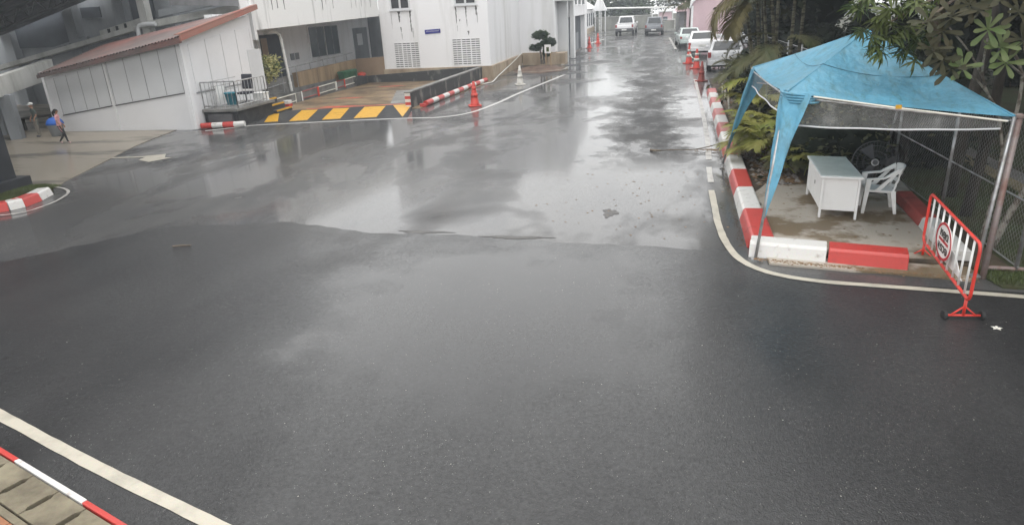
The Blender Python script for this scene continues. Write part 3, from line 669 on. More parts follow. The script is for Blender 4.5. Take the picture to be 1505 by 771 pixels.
MB().hexa([(-16.1, 36.9, 0), (-9.5, 36.9, 0), (-9.5, 37.15, 0), (-16.1, 37.15, 0), (-16.1, 36.9, .42), (-9.5, 36.9, .74), (-9.5, 37.15, .74), (-16.1, 37.15, .42)]).build('wall', 'dark_concrete', t, bevel=.01)
MB().hexa([(-16.3, 36.9, 0), (-16.05, 36.9, 0), (-16.05, 35.2, 0), (-16.3, 35.2, 0), (-16.3, 36.9, .5), (-16.05, 36.9, .5), (-16.05, 35.2, .52), (-16.3, 35.2, .52)]).build('corner_piece', 'dark_concrete', t, bevel=.01)
t = thing('side_wall', (-16.2, 31, 0), 'low grey wall with red and white tubular frames along the yard', 'wall')
MB().hexa([(-16.32, 26.6, 0), (-16.15, 26.6, 0), (-16.1, 35.2, 0), (-16.3, 35.2, 0), (-16.32, 26.6, .40), (-16.15, 26.6, .40), (-16.1, 35.2, .52), (-16.3, 35.2, .52)]).build('wall', 'mid_concrete', t, bevel=.01)
ys = [26.9, 28.6, 29.0, 30.7, 32.3, 33.8, 35.3]
for i, (ya, yb) in enumerate(((26.9, 28.7), (29.3, 30.9), (31.0, 32.9), (33.0, 34.0), (34.0, 35.4))):
    z0, z1 = .12 + .015 * (ya - 27), .43 + .015 * (ya - 27); m = ('stake_white', 'kerb_red_faded', 'stake_white', 'kerb_red_faded', 'stake_white')[i]
    f_ = MB().tube([(-16.08, ya, z0), (-16.08, yb, z0 + .02)], .022, 6).tube([(-16.08, ya, z1), (-16.08, yb, z1 + .03)], .022, 6).build('frame_rail', m, t)
    MB().tube([(-16.08, ya, z0 - .1), (-16.08, ya, z1 + .02)], .03, 6).build('frame_post', 'paint_red' if i % 2 == 0 else 'pvc_white', t)
    MB().tube([(-16.08, yb, z0 - .08), (-16.08, yb, z1 + .04)], .026, 6).build('frame_post', 'stake_white' if i % 2 == 0 else 'paint_red', t)
# walkway behind it
t = thing('walkway_wall', (-17, 32, 0), 'brown stained walkway wall with a grey handrail under the windows', 'wall')
WZ = lambda y: 1.22 + .012 * (y - 28)
MB().hexa([(-17.15, 30.6, 0), (-16.95, 30.6, 0), (-16.75, 37.4, 0), (-16.95, 37.4, 0), (-17.15, 30.6, 1.22), (-16.95, 30.6, 1.22), (-16.75, 37.4, 1.34), (-16.95, 37.4, 1.34)]).build('wall', 'wall_brown', t, bevel=.008)
MB().hexa([(-17.2, 27.3, 0), (-16.98, 27.3, 0), (-16.95, 30.3, 0), (-17.17, 30.3, 0), (-17.2, 27.3, 1.05), (-16.98, 27.3, 1.05), (-16.95, 30.3, 1.16), (-17.17, 30.3, 1.16)]).build('lower_wall', 'mid_concrete', t, bevel=.008)
MB().hexa([(-16.75, 37.2, 0), (-15.0, 37.2, 0), (-15.0, 37.4, 0), (-16.75, 37.4, 0), (-16.75, 37.2, 1.36), (-15.0, 37.2, 1.42), (-15.0, 37.4, 1.42), (-16.75, 37.4, 1.36)]).build('end_panel', 'wall_tan', t, bevel=.008)
hr = MB().tube([(-16.75, 26.0, .55), (-16.75, 26.0, 1.36), (-17.0, 30, 1.50), (-16.9, 37.2, 1.72)], .034, 6).tube([(-16.8, 26.2, .75), (-17.0, 30, .9)], .026, 6)
hr.build('handrail', 'steel', t)
for i in range(8):
    y = 26.3 + i * 1.45; x = -16.78 - .05 * min(i, 3); MB().tube([(x, y, .5), (x, y, 1.38 + .03 * (y - 26))], .02, 6).build('rail_post', 'steel', t)
sheet('walkway_floor', [(-18.6, 25.2), (-16.95, 25.2), (-16.8, 37.3), (-15, 37.3), (-15, 44), (-18.6, 44)], 0.55, 'mid_concrete', thick=0.5)
t = thing('downpipe', (-16.85, 29.9, 0.4), 'white plastic downpipe with a bent top in front of the brown wall', 'pipe')
MB().tube(smooth_line([(-17.5, 29.3, 3.10), (-17.05, 29.45, 3.16), (-16.9, 29.55, 3.02), (-16.87, 29.6, 2.8), (-16.82, 29.75, .45)], .12), .065, 10).build('pipe', 'pvc_white', t, smooth=True)
for z in (.8, 1.9, 2.75): MB().lathe([(.075, 0), (.078, .05), (.075, .09)], (-16.83 - .014 * (z - .8), 29.73 - .06 * (z - .8), z), 12).build('collar', 'pvc_white', t)
t = thing('wheelie_bin', (-16.65, 35.6, .3), 'green wheeled bin at the end of the brown walkway wall', 'bin')
MB().hexa([(-16.6, 34.6, .1), (-16.34, 34.6, .1), (-16.34, 36.2, .1), (-16.6, 36.2, .1), (-16.66, 34.5, .8), (-16.33, 34.5, .8), (-16.33, 36.3, .8), (-16.66, 36.3, .8)]).build('body', 'bin_green', t, bevel=.02)
MB().hexa([(-16.7, 34.45, .8), (-16.3, 34.45, .8), (-16.3, 36.35, .8), (-16.7, 36.35, .8), (-16.66, 34.5, .9), (-16.36, 34.5, .9), (-16.36, 36.3, .9), (-16.66, 36.3, .9)]).build('lid', 'bin_green', t, bevel=.02)
t = thing('red_bag', (-16.35, 36.65, .5), 'small red bag on the dark wall beside the green bin', 'bag')
MB().lathe([(.02, .0), (.22, .03), (.26, .12), (.18, .2), (.05, .24), (.02, .25)], (-16.2, 36.6, .44), 10).build('bag', 'paint_red', t, smooth=True)
# ------------------------------------------------------------------ long white building behind the walkway
t = thing('ward_building', (-18.6, 34, 0), 'long white building with grey windows and doors under a stained overhanging fascia', 'building')
WX = -18.6
MB().box(-19.0, WX, 27.3, 47, 0, 4.0).build('wall', 'white_wall', t)
fz1 = MB().hexa([(-17.0, 26.95, 3.28), (-16.45, 26.95, 3.28), (-15.0, 37.15, 3.58), (-15.5, 37.15, 3.58), (-17.0, 26.95, 5.6), (-16.45, 26.95, 5.6), (-15.0, 37.15, 5.8), (-15.5, 37.15, 5.8)])
fz1.build('fascia', 'stained_white', t, bevel=.01)
MB().hexa([(WX, 26.95, 3.30), (-17.0, 26.95, 3.30), (-15.5, 37.15, 3.60), (WX, 46, 3.60), (WX, 26.95, 3.42), (-17.0, 26.95, 3.42), (-15.5, 37.15, 3.72), (WX, 46, 3.72)]).build('soffit', 'white_wall', t)
gm = random.Random(3)
for i in range(26):      # black mould runs on the fascia
    k = gm.choice((gm.uniform(.50, .98), gm.uniform(.1, .98))); top = V(-16.45, 26.95, 5.3).lerp(V(-15.0, 37.15, 5.5), k) + V(.004, 0, 0); l_ = gm.uniform(.3, 1.45); w_ = gm.uniform(.02, .07); dirv = V(1.45, 10.2, 0).normalized()
    pts = [top + dirv * (-w_ * gm.uniform(.3, 1) * (1 - j / 8 * .6)) + V(0, 0, -l_ * j / 8 - gm.random() * .03) for j in range(9)] + [top + dirv * (w_ * gm.uniform(.3, 1) * (1 - j / 8 * .6)) + V(0, 0, -l_ * j / 8) for j in range(8, -1, -1)]
    MB().prism(pts, (.003, 0, 0)).build('mould_run', 'mould', t)
MB().box(-16.62, -16.42, 26.8, 27.0, 2.9, 4.3).build('fascia_post', 'white_wall', t, bevel=.01)
def wpanel(y0, y1, z0, z1, m, d=.03, name='door', par=None):
    return MB().box(WX - .01, WX + d, y0, y1, z0, z1).build(name, m, par or t, bevel=.004)
wf = wpanel(35.45, 39.3, 1.50, 3.28, 'white_wall', .05, 'window')
for i in range(2):
    y0 = 35.6 + i * 1.82; q = wpanel(y0, y0 + 1.74, 1.62, 3.2, 'glass_window', .07, 'pane', wf)
wpanel(37.35, 37.42, 1.6, 3.22, 'plastic_white', .09, 'mullion', wf)
wpanel(36.4, 36.44, 1.6, 3.22, 'steel', .085, 'mullion', wf); wpanel(38.3, 38.34, 1.6, 3.22, 'steel', .085, 'mullion', wf)
d1 = wpanel(41.4, 43.6, .56, 2.95, 'shade_wall', .04); wpanel(41.9, 42.7, 1.9, 2.6, 'panel_grey', .055, 'notice', d1)
wpanel(44.0, 46.9, 1.35, 3.3, 'shade_wall_dark', .04, 'screen_window')
d2 = wpanel(30.6, 32.6, .56, 3.0, 'shade_wall_dark', .04); wpanel(30.3, 30.55, .56, 3.05, 'white_wall', .06, 'frame', d2); wpanel(32.65, 32.8, .56, 3.05, 'white_wall', .06, 'frame', d2)
wpanel(30.65, 31.2, 1.2, 2.85, 'wall_tan', .06, 'curtain', d2)
for y in (33.3, 33.8): wpanel(y, y + .36, 1.65, 1.98, 'shade_wall', .05, 'switch_box')
MB().box(-18.6, -15.05, 44.0, 44.2, .5, 3.7).build('end_wall', 'shade_wall', t)
MB().box(-17.6, -16.2, 43.9, 44.0, .56, 2.9).build('end_door', 'shade_wall_dark', t)
# flowering shrub in a pot
t = thing('flowering_shrub', (-17.1, 28.9, .55), 'pale yellow flowering shrub on the walkway by the dark doorway', 'plant')
MB().lathe([(.16, 0), (.22, .3), (.24, .3), (.2, .3)], (-17.45, 28.9, .55), 12).build('pot', 'drum_teal', t, smooth=True)
st = MB()
for i in range(9):
    a = random.uniform(0, 6.28); st.tube([(-17.45, 28.9, .8), (-17.45 + .15 * math.cos(a), 28.9 + .25 * math.sin(a), 1.2), (-17.45 + .3 * math.cos(a), 28.9 + .6 * math.sin(a), random.uniform(1.4, 1.9))], .012, 5)
st.build('stem', 'bark', t)
def leaf_cloud(name, blobs, n, size, mats, parent, clump=26, crad=0.35, flat=0.35, shell=0.55, seed=1, asp=0.42, kind=None, origin=None, droop=0.0):
    """many small leaf faces gathered in clumps through the volume of the given ellipsoids (cx,cy,cz,rx,ry,rz)"""
    g = np.random.default_rng(seed); vol = np.array([b[3] * b[4] * b[5] for b in blobs]); pr = vol / vol.sum()
    nc = max(1, n // clump); bi = g.choice(len(blobs), nc, p=pr); B = np.array(blobs)[bi]
    d = g.normal(size=(nc, 3)); d /= np.linalg.norm(d, axis=1)[:, None]
    rad = shell + (1 - shell) * g.random(nc) ** 0.6; rad *= g.uniform(.75, 1.12, nc)
    C = B[:, :3] + d * B[:, 3:6] * rad[:, None]
    idx = np.repeat(np.arange(nc), clump); N = len(idx)
    P = C[idx] + g.normal(size=(N, 3)) * crad * np.array([1, 1, .7])
    ax = g.normal(size=(N, 3)) + d[idx] * .6; ax[:, 2] = ax[:, 2] * flat - droop; ax /= np.linalg.norm(ax, axis=1)[:, None]
    nn = g.normal(size=(N, 3)) * .7 + np.array([0, 0, 1.0]); sd = np.cross(ax, nn); sd /= np.linalg.norm(sd, axis=1)[:, None]
    L = size * g.uniform(.6, 1.3, N)[:, None]; W = L * asp
    v = np.empty((N, 4, 3)); v[:, 0] = P; v[:, 1] = P + ax * L * .5 + sd * W * .5; v[:, 2] = P + ax * L; v[:, 3] = P + ax * L * .5 - sd * W * .5
    o0 = np.array(org(parent) if origin is None else origin)
    v = v.reshape(-1, 3) - o0
    f = np.arange(N * 4).reshape(N, 4)
    me = bpy.data.meshes.new(name); me.from_pydata(v.tolist(), [], f.tolist())
    mats = [mats] if isinstance(mats, str) else mats
    for m in mats: me.materials.append(MATS[m])
    mi = (g.random(nc) * len(mats)).astype(int)[idx]
    me.polygons.foreach_set('material_index', mi.astype(np.int32))
    return link(name, me, parent, kind, origin)
leaf_cloud('foliage', [(-16.95, 28.2, 1.72, .4, .8, .48), (-17.1, 27.6, 1.3, .3, .55, .4)], 2600, .15, ['flower_yellow', 'flower_yellow', 'leaf_plumeria'], t, clump=15, crad=.09, seed=3, asp=.6)

# ------------------------------------------------------------------ white block with breeze-block vents
t = thing('white_block', (-12, 37.2, 0), 'tall white block with breeze-block vents, small windows and a blue sign', 'building')
AY = 37.2
MB().box(-15.0, -8.8, AY, 55, .72, 7.5).build('wall', 'white_wall', t)
MB().box(-15.05, -8.68, AY - .10, 46, -.02, .74).build('base', 'base_brown', t, bevel=.015)
for i in range(42):    # ribbed sheet cladding on the side wall
    y = 37.35 + i * .21; MB().box(-8.80, -8.785, y, y + .10, .8, 7.4).build('cladding_rib', 'white_wall', t)
def breeze(x0, x1, z0, z1, nx, nz):
    f_ = MB().box(x0 - .02, x1 + .02, AY - .012, AY + .01, z0 - .02, z1 + .02).build('vent', 'white_wall', t)
    s_ = MB(); cw, ch = (x1 - x0) / nx, (z1 - z0) / nz
    for i in range(nx):
        for j in range(nz):
            xa = x0 + i * cw + (.035 if i % 2 == 0 else .015); xb = xa + cw - .05
            za = z0 + j * ch + ch * .25
            s_.box(xa, xb, AY - .016, AY + .008, za, za + ch * .42)
    s_.build('vent_slots', 'dark_trim', f_, kind='stuff')
breeze(-14.32, -12.85, .80, 2.14, 6, 12); breeze(-10.92, -9.32, .84, 2.22, 6, 12)
for xa, xb, zb in ((-14.3, -13.15, 3.85), (-10.62, -9.4, 3.93)):
    wd = MB().box(xa, xb, AY - .04, AY + .01, zb, zb + 1.3).build('window', 'panel_grey', t, bevel=.006)
    m_ = (xa + xb) / 2
    for p, q in ((xa + .09, m_ - .06), (m_ + .06, xb - .09)): MB().box(p, q, AY - .05, AY, zb + .09, zb + 1.2).build('pane', 'glass_dark', wd)
    MB().box(xa - .06, xb + .06, AY - .10, AY + .01, zb - .06, zb - .003).build('sill', 'panel_grey', wd, bevel=.005)
def drip(x, z, l, w_, seed):
    """mould run below a window sill: a ragged thin film of growth on the wall"""
    g = random.Random(seed); pts = []; n = 14
    for i in range(n + 1): pts.append((x - w_ * g.uniform(.2, 1) * (1 - i / n * .7), z - l * i / n))
    for i in range(n, -1, -1): pts.append((x + w_ * g.uniform(.2, 1) * (1 - i / n * .7), z - l * i / n))
    MB().prism([(px, AY - .006, pz) for px, pz in pts], (0, .005, 0)).build('mould_run', 'mould', t)
for k, (x, z, l, w_) in enumerate(((-13.85, 3.76, .55, .10), (-13.8, 2.95, .25, .06), (-13.78, 2.62, .3, .03), (-13.2, 3.78, 1.1, .07), (-13.12, 2.9, .5, .03), (-14.3, 3.7, .8, .02), (-10.58, 3.86, .85, .06), (-10.55, 2.9, .3, .02),
                         (-10.02, 3.84, .62, .07), (-10.0, 3.2, .4, .03), (-9.45, 3.88, .5, .08), (-9.4, 3.5, .5, .03), (-10.4, 3.2, .1, .06), (-9.95, 2.6, .2, .08))): drip(x, z, l, w_, k)
sg = MB().slab((-12.42, AY - .03, 2.53), (-11.53, AY - .03, 2.57), (-11.54, AY - .03, 2.78), (-12.43, AY - .03, 2.75), (0, .028, 0)).build('wall_sign', 'sign_blue', t)
sg['label'] = 'small blue name board with a line of white lettering'
lt = MB(); x = -12.34
for i, (w_, h_) in enumerate(((.03, .06), (.05, .09), (.05, .07), (.04, .06), (.06, .06), (.05, .07), (.05, .06), (.06, .06), (.05, .06), (.05, .07), (.06, .06), (.05, .08))):
    lt.box(x, x + .012, AY - .034, AY - .029, 2.62 + .03 * (i / 12), 2.62 + h_ + .03 * (i / 12)); lt.box(x, x + w_ * .8, AY - .034, AY - .029, 2.62 + h_ * .7 + .03 * (i / 12), 2.62 + h_ * .95 + .03 * (i / 12)); x += w_ + .014
lt.build('lettering', 'sign_white', sg)
# second, recessed block along the road
t = thing('garage_block', (-6.2, 50, 0), 'white building beyond the topiary with a tall door recess and open garage bay', 'building')
MB().box(-8.8, -6.45, 46.05, 65, .72, 7.5).build('wall', 'white_wall', t)
MB().box(-8.66, -6.35, 45.95, 46.4, -.02, .80).build('base', 'base_brown', t, bevel=.015)
MB().box(-6.55, -6.40, 45.98, 46.18, .8, 7.4).build('corner_post', 'white_wall', t)
MB().box(-6.45, -5.75, 47.6, 47.9, 0, 7.4).build('recess_wall', 'panel_grey', t)
MB().box(-6.40, -5.8, 46.0, 47.5, 0, .72).build('recess_base', 'base_brown', t, bevel=.01)
MB().box(-6.45, -5.70, 46.06, 51.8, 3.95, 7.5).build('recess_lintel', 'white_wall', t)
MB().box(-6.0, -5.72, 50.9, 51.8, 0, 3.96).build('recess_pier', 'white_wall', t, bevel=.01)
MB().box(-6.45, -6.02, 51.2, 64.5, 2.85, 7.5).build('upper_wall', 'white_wall', t)
MB().box(-6.45, -6.05, 62.4, 64.6, 0, 2.9).build('pier', 'white_wall', t)
MB().box(-8.7, -6.3, 51.9, 62.4, 0, .12).build('garage_floor', 'mid_concrete', t)
MB().box(-6.44, -6.40, 52.2, 62.2, .1, 2.8).build('garage_shade_panel', 'shade_wall_dark', t)  # dark sheet on the solid wall, painting the shade inside the bay
MB().box(-6.40, -6.36, 56.2, 60.0, .1, 1.5).build('garage_shutter', 'shade_wall', t)
for i in range(3):
    wd = MB().box(-6.03, -5.99, 54 + 3 * i, 55.6 + 3 * i, 3.7, 4.7).build('window', 'glass_window', t)
    MB().box(-6.02, -5.95, 53.9 + 3 * i, 55.7 + 3 * i, 3.6, 3.69).build('sill', 'white_wall', wd)
# topiary tree in a dirt mound
mb = MB(); g = random.Random(5); ring = []
def mound(name, cx, cy, rx, ry, h, m, seed=1, label=None, cat=None, par=None, pw=2.0):
    g = random.Random(seed); vs, fs = [], []; nr, na = 7, 30
    for i in range(nr + 1):
        r = i / nr
        for j in range(na):
            a = 2 * math.pi * j / na; q = 1 + .10 * math.sin(3 * a + seed) + .06 * math.sin(7 * a)
            vs.append((cx + rx * r * q * math.cos(a), cy + ry * r * q * math.sin(a), h * (1 - r ** pw) + (g.uniform(-.12, .12) * h if 0 < i < nr else 0) - (.03 if i == nr else 0)))
    for i in range(nr):
        for j in range(na): fs.append((i * na + j, (i + 1) * na + j, (i + 1) * na + (j + 1) % na, i * na + (j + 1) % na))
    b = MB(); b._add(vs, fs); return b.build(name, m, par, smooth=True)
o = mound('dirt_mound', -6.9, 42.3, 1.6, 2.3, .24, 'dirt_mound', 4); tag(o, 'reddish brown soil mound around the topiary tree', 'mound')
strip('kerb_edge', [(-8.4, 40.2), (-6.8, 40.0), (-5.4, 40.9), (-5.15, 42.5)], .14, .10, 'kerb_grey', thick=.1)
t = thing('topiary_tree', (-6.9, 43.5, .3), 'cloud-pruned topiary tree with three clipped heads in front of the white wall', 'tree')
for dx, tx_ in ((-.12, -.25), (.02, .05), (.16, .3)):
    MB().tube([(-6.85 + dx, 43.5, .25), (-6.85 + dx * 1.3, 43.5, .8), (-6.85 + tx_, 43.5, 1.45)], [.07, .06, .04], 7).build('trunk', 'bark_pale', t)
for i, b in enumerate(([(-7.0, 43.5, 2.0, .52, .5, .27)], [(-6.45, 43.4, 1.55, .40, .4, .27)], [(-7.35, 43.5, 1.25, .38, .4, .20), (-7.05, 43.5, 1.4, .25, .3, .12), (-6.8, 43.5, 1.5, .2, .3, .2)], [(-6.62, 43.4, .95, .2, .3, .25)])):
    leaf_cloud('leaf_head', b, 6500, .075, 'topiary', t, clump=12, crad=.03, seed=20 + i, asp=.6, shell=.45)
t = thing('sign_board', (-6.5, 42.6, .3), 'small white notice board on brown legs beside the topiary', 'sign')
MB().box(-6.62, -6.22, 42.55, 42.6, .95, 1.45).build('board', 'sign_white', t); MB().box(-6.5, -6.34, 42.535, 42.549, 1.05, 1.3).build('picture', 'leaf_mango', t)
for x in (-6.58, -6.28): MB().box(x, x + .07, 42.56, 42.62, .1, .95).build('leg', 'wall_brown', t)
t = thing('plastic_pipe', (-8.2, 37, 0), 'thin white plastic pipe lying against the brown building base', 'pipe')
MB().tube(smooth_line([(-8.95, 34.8, .03), (-8.35, 35.2, .05), (-8.55, 38, .15), (-8.62, 42, .45), (-8.6, 45.5, .85)], .4), .022, 6).build('pipe', 'pvc_white', t)
# drain openings beside the road
for x, y in ((-5.5, 50.6), (-5.3, 44.7)):
    sheet('drain_opening', [(x - .35, y - .5), (x + .5, y - .7), (x + .5, y + .5), (x - .35, y + .7)], .005, 'column_black')

# ------------------------------------------------------------------ shaded building and canopy at top left
t = thing('shaded_block', (-29, 31, 0), 'tall dark shaded building with slotted balcony walls and added unseen upper floors behind the annexe', 'building')
MB().box(-62, -19.0, 31, 44, 0, 6.6).build('wall', 'shade_wall', t)
MB().box(-62, -35.2, 31, 44, 6.6, 19).build('upper_wall', 'shade_wall', t); MB().box(-35.2, -25.5, 31.02, 44, 6.6, 16.2).build('upper_wall', 'shade_wall', t); MB().box(-29.5, -27, 33, 36, 16.2, 18.1).build('added_tank', 'shade_wall_dark', t); MB().box(-62.3, -25.2, 30.8, 31, 16.2, 16.45).build('ledge', 'canopy_fascia', t)  # unseen upper floors and tank, added to darken the road's left reflection
for fl in range(3):
    for i in range(8):
        x = -60 + i * 4.2; wd = MB().box(x, x + 2.4, 30.93, 31.0, 7.6 + 3.4 * fl, 9.3 + 3.4 * fl).build('window', 'glass_window', t)
        MB().box(x - .1, x + 2.5, 30.85, 31.0, 7.48 + 3.4 * fl, 7.59 + 3.4 * fl).build('sill', 'canopy_fascia', wd)
for x in (-33, -28.9, -25.9, -23.2): MB().box(x - .3, x + .3, 30.55, 31, 0, 9).build('pillar', 'shade_wall', t, bevel=.01)
MB().box(-28.4, -27.3, 30.9, 31.0, 4.2, 4.7).build('vent', 'shade_wall_dark', t)
MB().box(-33, -29.3, 30.93, 31.0, 2.9, 5.2).build('window', 'shade_wall_dark', t); MB().box(-25.5, -24.2, 30.93, 31, 4.0, 6).build('window', 'shade_wall_dark', t); MB().box(-22.9, -19.2, 30.93, 31, 4.6, 6.4).build('window', 'shade_wall_dark', t)
def band(x0, z0, x1, z1, h, y, m, name, d=.18, par=None):
    return MB().slab((x0, y, z0), (x1, y, z1), (x1, y, z1 + h), (x0, y, z0 + h), (0, d, 0)).build(name, m, par or t, bevel=.008)
bz = lambda x: 2.22 + (x + 31.0) * .206
bw = band(-31.0, 2.22, -27.5, 2.94, .42, 29.9, 'shade_wall', 'balcony_wall')
for x in (-30.7, -30.4, -30.1, -29.2, -28.9, -28.6): MB().box(x, x + .09, 29.87, 29.9, bz(x) + .06, bz(x) + .33).build('slot', 'column_black', bw)
bw = band(-26.7, 3.12, -23.7, 3.72, .45, 29.9, 'canopy_fascia', 'balcony_wall')
for x in (-26.2, -25.7, -25.2): MB().box(x, x + .12, 29.86, 29.9, 3.22 + (x + 26.7) * .2, 3.55 + (x + 26.7) * .2).build('slot', 'column_black', bw)
band(-34, 1.75, -24.5, 3.5, .22, 29.6, 'canopy_fascia', 'balcony_slab', .5)
band(-23.8, 3.55, -18.6, 4.12, .30, 29.4, 'canopy_fascia', 'gutter', .35)
band(-23.2, 4.05, -18.6, 4.62, .32, 29.9, 'shade_wall', 'balcony_wall', .15)
MB().box(-23.95, -23.55, 29.5, 29.9, 2.6, 6.5).build('pillar', 'canopy_fascia', t, bevel=.01)
MB().tube(smooth_line([(-24.05, 29.3, 3.0), (-24.0, 29.3, 3.6), (-23.7, 29.3, 3.75), (-23.0, 29.3, 3.75)], .15), .1, 8).build('drain_pipe', 'panel_grey', t)
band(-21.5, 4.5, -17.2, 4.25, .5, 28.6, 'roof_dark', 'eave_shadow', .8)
t = thing('roof_truss', (-27, 27, 3.6), 'dark steel roof truss of zigzag bars high over the forecourt', 'truss')
c0, c1 = V(-33.5, 27, 2.75), V(-22.5, 27, 5.52)
for dz, r_ in ((0, .075), (.62, .06)): MB().tube([c0 + V(0, 0, dz), c1 + V(0, 0, dz)], r_, 6).build('chord', 'steel_dark', t)
for i in range(22):
    a, b = c0.lerp(c1, i / 22), c0.lerp(c1, (i + 1) / 22)
    MB().tube([a, b + V(0, 0, .62)] if i % 2 == 0 else [a + V(0, 0, .62), b], .032, 5).build('web_bar', 'steel_dark', t)
    if i % 3 == 0: MB().tube([a, a + V(0, 0, .62)], .03, 5).build('web_bar', 'steel_dark', t)
MB().slab(c0 + V(0, -6, .75), c1 + V(0, -6, .75), c1 + V(0, 3.5, .75), c0 + V(0, 3.5, .75), (0, 0, .06)).build('roof_sheet', 'roof_dark', t)
for k in range(4): MB().slab(c0 + V(0, -5 + k * 2, .69), c1 + V(0, -5 + k * 2, .69), c1 + V(0, -4.9 + k * 2, .69), c0 + V(0, -4.9 + k * 2, .69), (0, 0, .055)).build('purlin', 'steel_dark', t)
# carport
t = thing('carport', (-24, 21, 0), 'dark open carport with a pale concrete roof edge beside the annexe', 'carport')
q0, q1 = V(-21.2, 17.2, 0), V(-25.2, 25.2, 0); back = V(-1.0, -.5, 0).normalized()
def cz(k, a, b): return V(0, 0, a + (b - a) * k)
MB().slab(q0 + V(0, 0, 1.42), q1 + V(0, 0, 1.80), q1 + V(0, 0, 2.56), q0 + V(0, 0, 2.02), back * .25).build('roof_edge', 'canopy_fascia', t, bevel=.01)
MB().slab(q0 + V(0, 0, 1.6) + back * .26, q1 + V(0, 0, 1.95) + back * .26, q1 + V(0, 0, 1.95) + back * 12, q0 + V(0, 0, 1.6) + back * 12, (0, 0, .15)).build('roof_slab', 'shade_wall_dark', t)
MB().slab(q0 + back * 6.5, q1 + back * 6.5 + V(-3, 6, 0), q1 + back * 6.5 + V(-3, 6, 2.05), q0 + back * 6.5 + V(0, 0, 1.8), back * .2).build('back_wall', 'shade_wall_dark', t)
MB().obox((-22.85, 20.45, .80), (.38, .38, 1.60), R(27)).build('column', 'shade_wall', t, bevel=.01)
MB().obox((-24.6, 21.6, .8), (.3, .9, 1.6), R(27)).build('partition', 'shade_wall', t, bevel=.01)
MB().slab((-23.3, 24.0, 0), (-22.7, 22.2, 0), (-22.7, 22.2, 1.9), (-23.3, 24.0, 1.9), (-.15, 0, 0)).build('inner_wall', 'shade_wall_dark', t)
MB().obox((-24.4, 22.9, .45), (1.4, .5, .06), R(60)).build('bench_top', 'wood_dark', t); 
for s_ in (-.5, .5): MB().obox((-24.4 + s_ * .5, 22.9 + s_ * .87, .21), (.08, .4, .42), R(60)).build('bench_leg', 'wood_dark', t)
for k in range(2): MB().obox((-22.92 - .15 * k, 22.7 + .42 * k, 1.02), (.12, .2, .14), R(15)).build('meter_box', 'plastic_white', t, bevel=.01)
t = thing('tube_lamp', (-22.9, 19.6, 1.62), 'lit fluorescent lamp under the carport roof', 'lamp')
MB().obox((-22.60, 19.55, 1.47), (.05, .30, .05), R(65)).build('tube', 'lamp_tube', t, bevel=.01); MB().obox((-22.60, 19.55, 1.51), (.08, .36, .03), R(65)).build('housing', 'plastic_white', t)
t = thing('rubbish_bin', (-21.6, 20.95, 0), 'grey bin with a bright blue domed lid by the carport entrance', 'bin')
MB().lathe([(.20, 0), (.26, .40), (.28, .42), (.24, .42)], (-21.6, 20.95, .016), 14).build('body', 'shade_wall', t, smooth=True)
MB().lathe([(.29, .42), (.29, .47), (.24, .58), (.14, .66), (.02, .69)], (-21.6, 20.95, .016), 14).build('lid', 'bin_blue', t, smooth=True)
# ------------------------------------------------------------------ unseen canopy added above the black column to darken the road's reflection
t = thing('unseen_canopy', (-22, 11, 6.2), 'wide dark roof added out of view above the black column to darken the road reflection', 'roof')
MB().box(-34, -13.6, 3.0, 18.2, 6.9, 7.35).build('roof_slab', 'shade_wall', t)
MB().box(-34, -13.4, 2.9, 3.1, 6.6, 7.5).build('edge_beam', 'canopy_fascia', t); MB().box(-13.6, -13.4, 3.1, 18.2, 6.6, 7.5).build('edge_beam', 'canopy_fascia', t)
for y in (5.5, 9.2, 12.9, 16.6): MB().box(-34, -13.6, y - .15, y + .15, 6.6, 6.9).build('roof_beam', 'shade_wall_dark', t)
# ------------------------------------------------------------------ garden strip, kerb and tent pad at right
sheet('garden_soil', [(1.75, 9.75), (4.15, 9.5), (4.75, 9.3), (4.75, 34), (2.62, 34), (2.2, 22)], 0.06, 'soil', thick=0.08)
sheet('tent_pad', ragged([(1.86, 9.86), (4.05, 9.62)], .01) + [(4.14, 9.6), (4.25, 13.5)] + ragged([(4.2, 13.6), (2.3, 13.75), (2.0, 13.1), (1.86, 11.0), (1.86, 9.86)], .05), 0.085, 'pad_concrete', thick=0.04)
sheet('pad_apron', ragged([(1.7, 9.45), (3.0, 9.2), (4.1, 9.0), (4.3, 9.15)], .03) + [(4.25, 9.7), (1.7, 9.8)], 0.03, 'pad_concrete', thick=0.04)
sheet('verge', [(4.3, 9.3), (4.4, 8.8), (14, 7.9), (14, 33), (4.3, 33)], 0.025, 'grass_ground', thick=0.05)
def verge_pt():
    if random.random() < .45: return random.uniform(4.35, 7), random.uniform(8.85, 9.5) - .09 * 0
    return random.uniform(4.8, 6.6), random.uniform(9.3, 22)
grass('verge_grass', verge_pt, 14000, 0.05, 'grass_blade', 'thin grass on the verge behind the wire fence', 0.025)
sheet('path_edge', [(6.55, 11), (6.85, 11), (7.15, 26), (6.9, 26)], .05, 'path_tan', thick=.07)
sheet('side_pavement', [(6.87, 11), (7.25, 11), (7.5, 26), (7.17, 26)], .035, 'mid_concrete', thick=.05)
kerb = MB().hexa([(1.60, 10.2, -.02), (1.78, 10.2, -.02), (2.45, 28.9, -.02), (2.27, 28.9, -.02), (1.60, 10.2, .10), (1.78, 10.2, .10), (2.45, 28.9, .10), (2.27, 28.9, .10)]).build('garden_kerb', 'kerb_grey'); kerb['kind'] = 'structure'
ky = [10.12, 11.62, 13.12, 14.6, 16.1, 17.6, 19.1, 20.6, 22.0, 23.4, 24.8, 26.2, 27.6, 29.0]
kx = lambda y: 1.47 + (y - 10) * .036
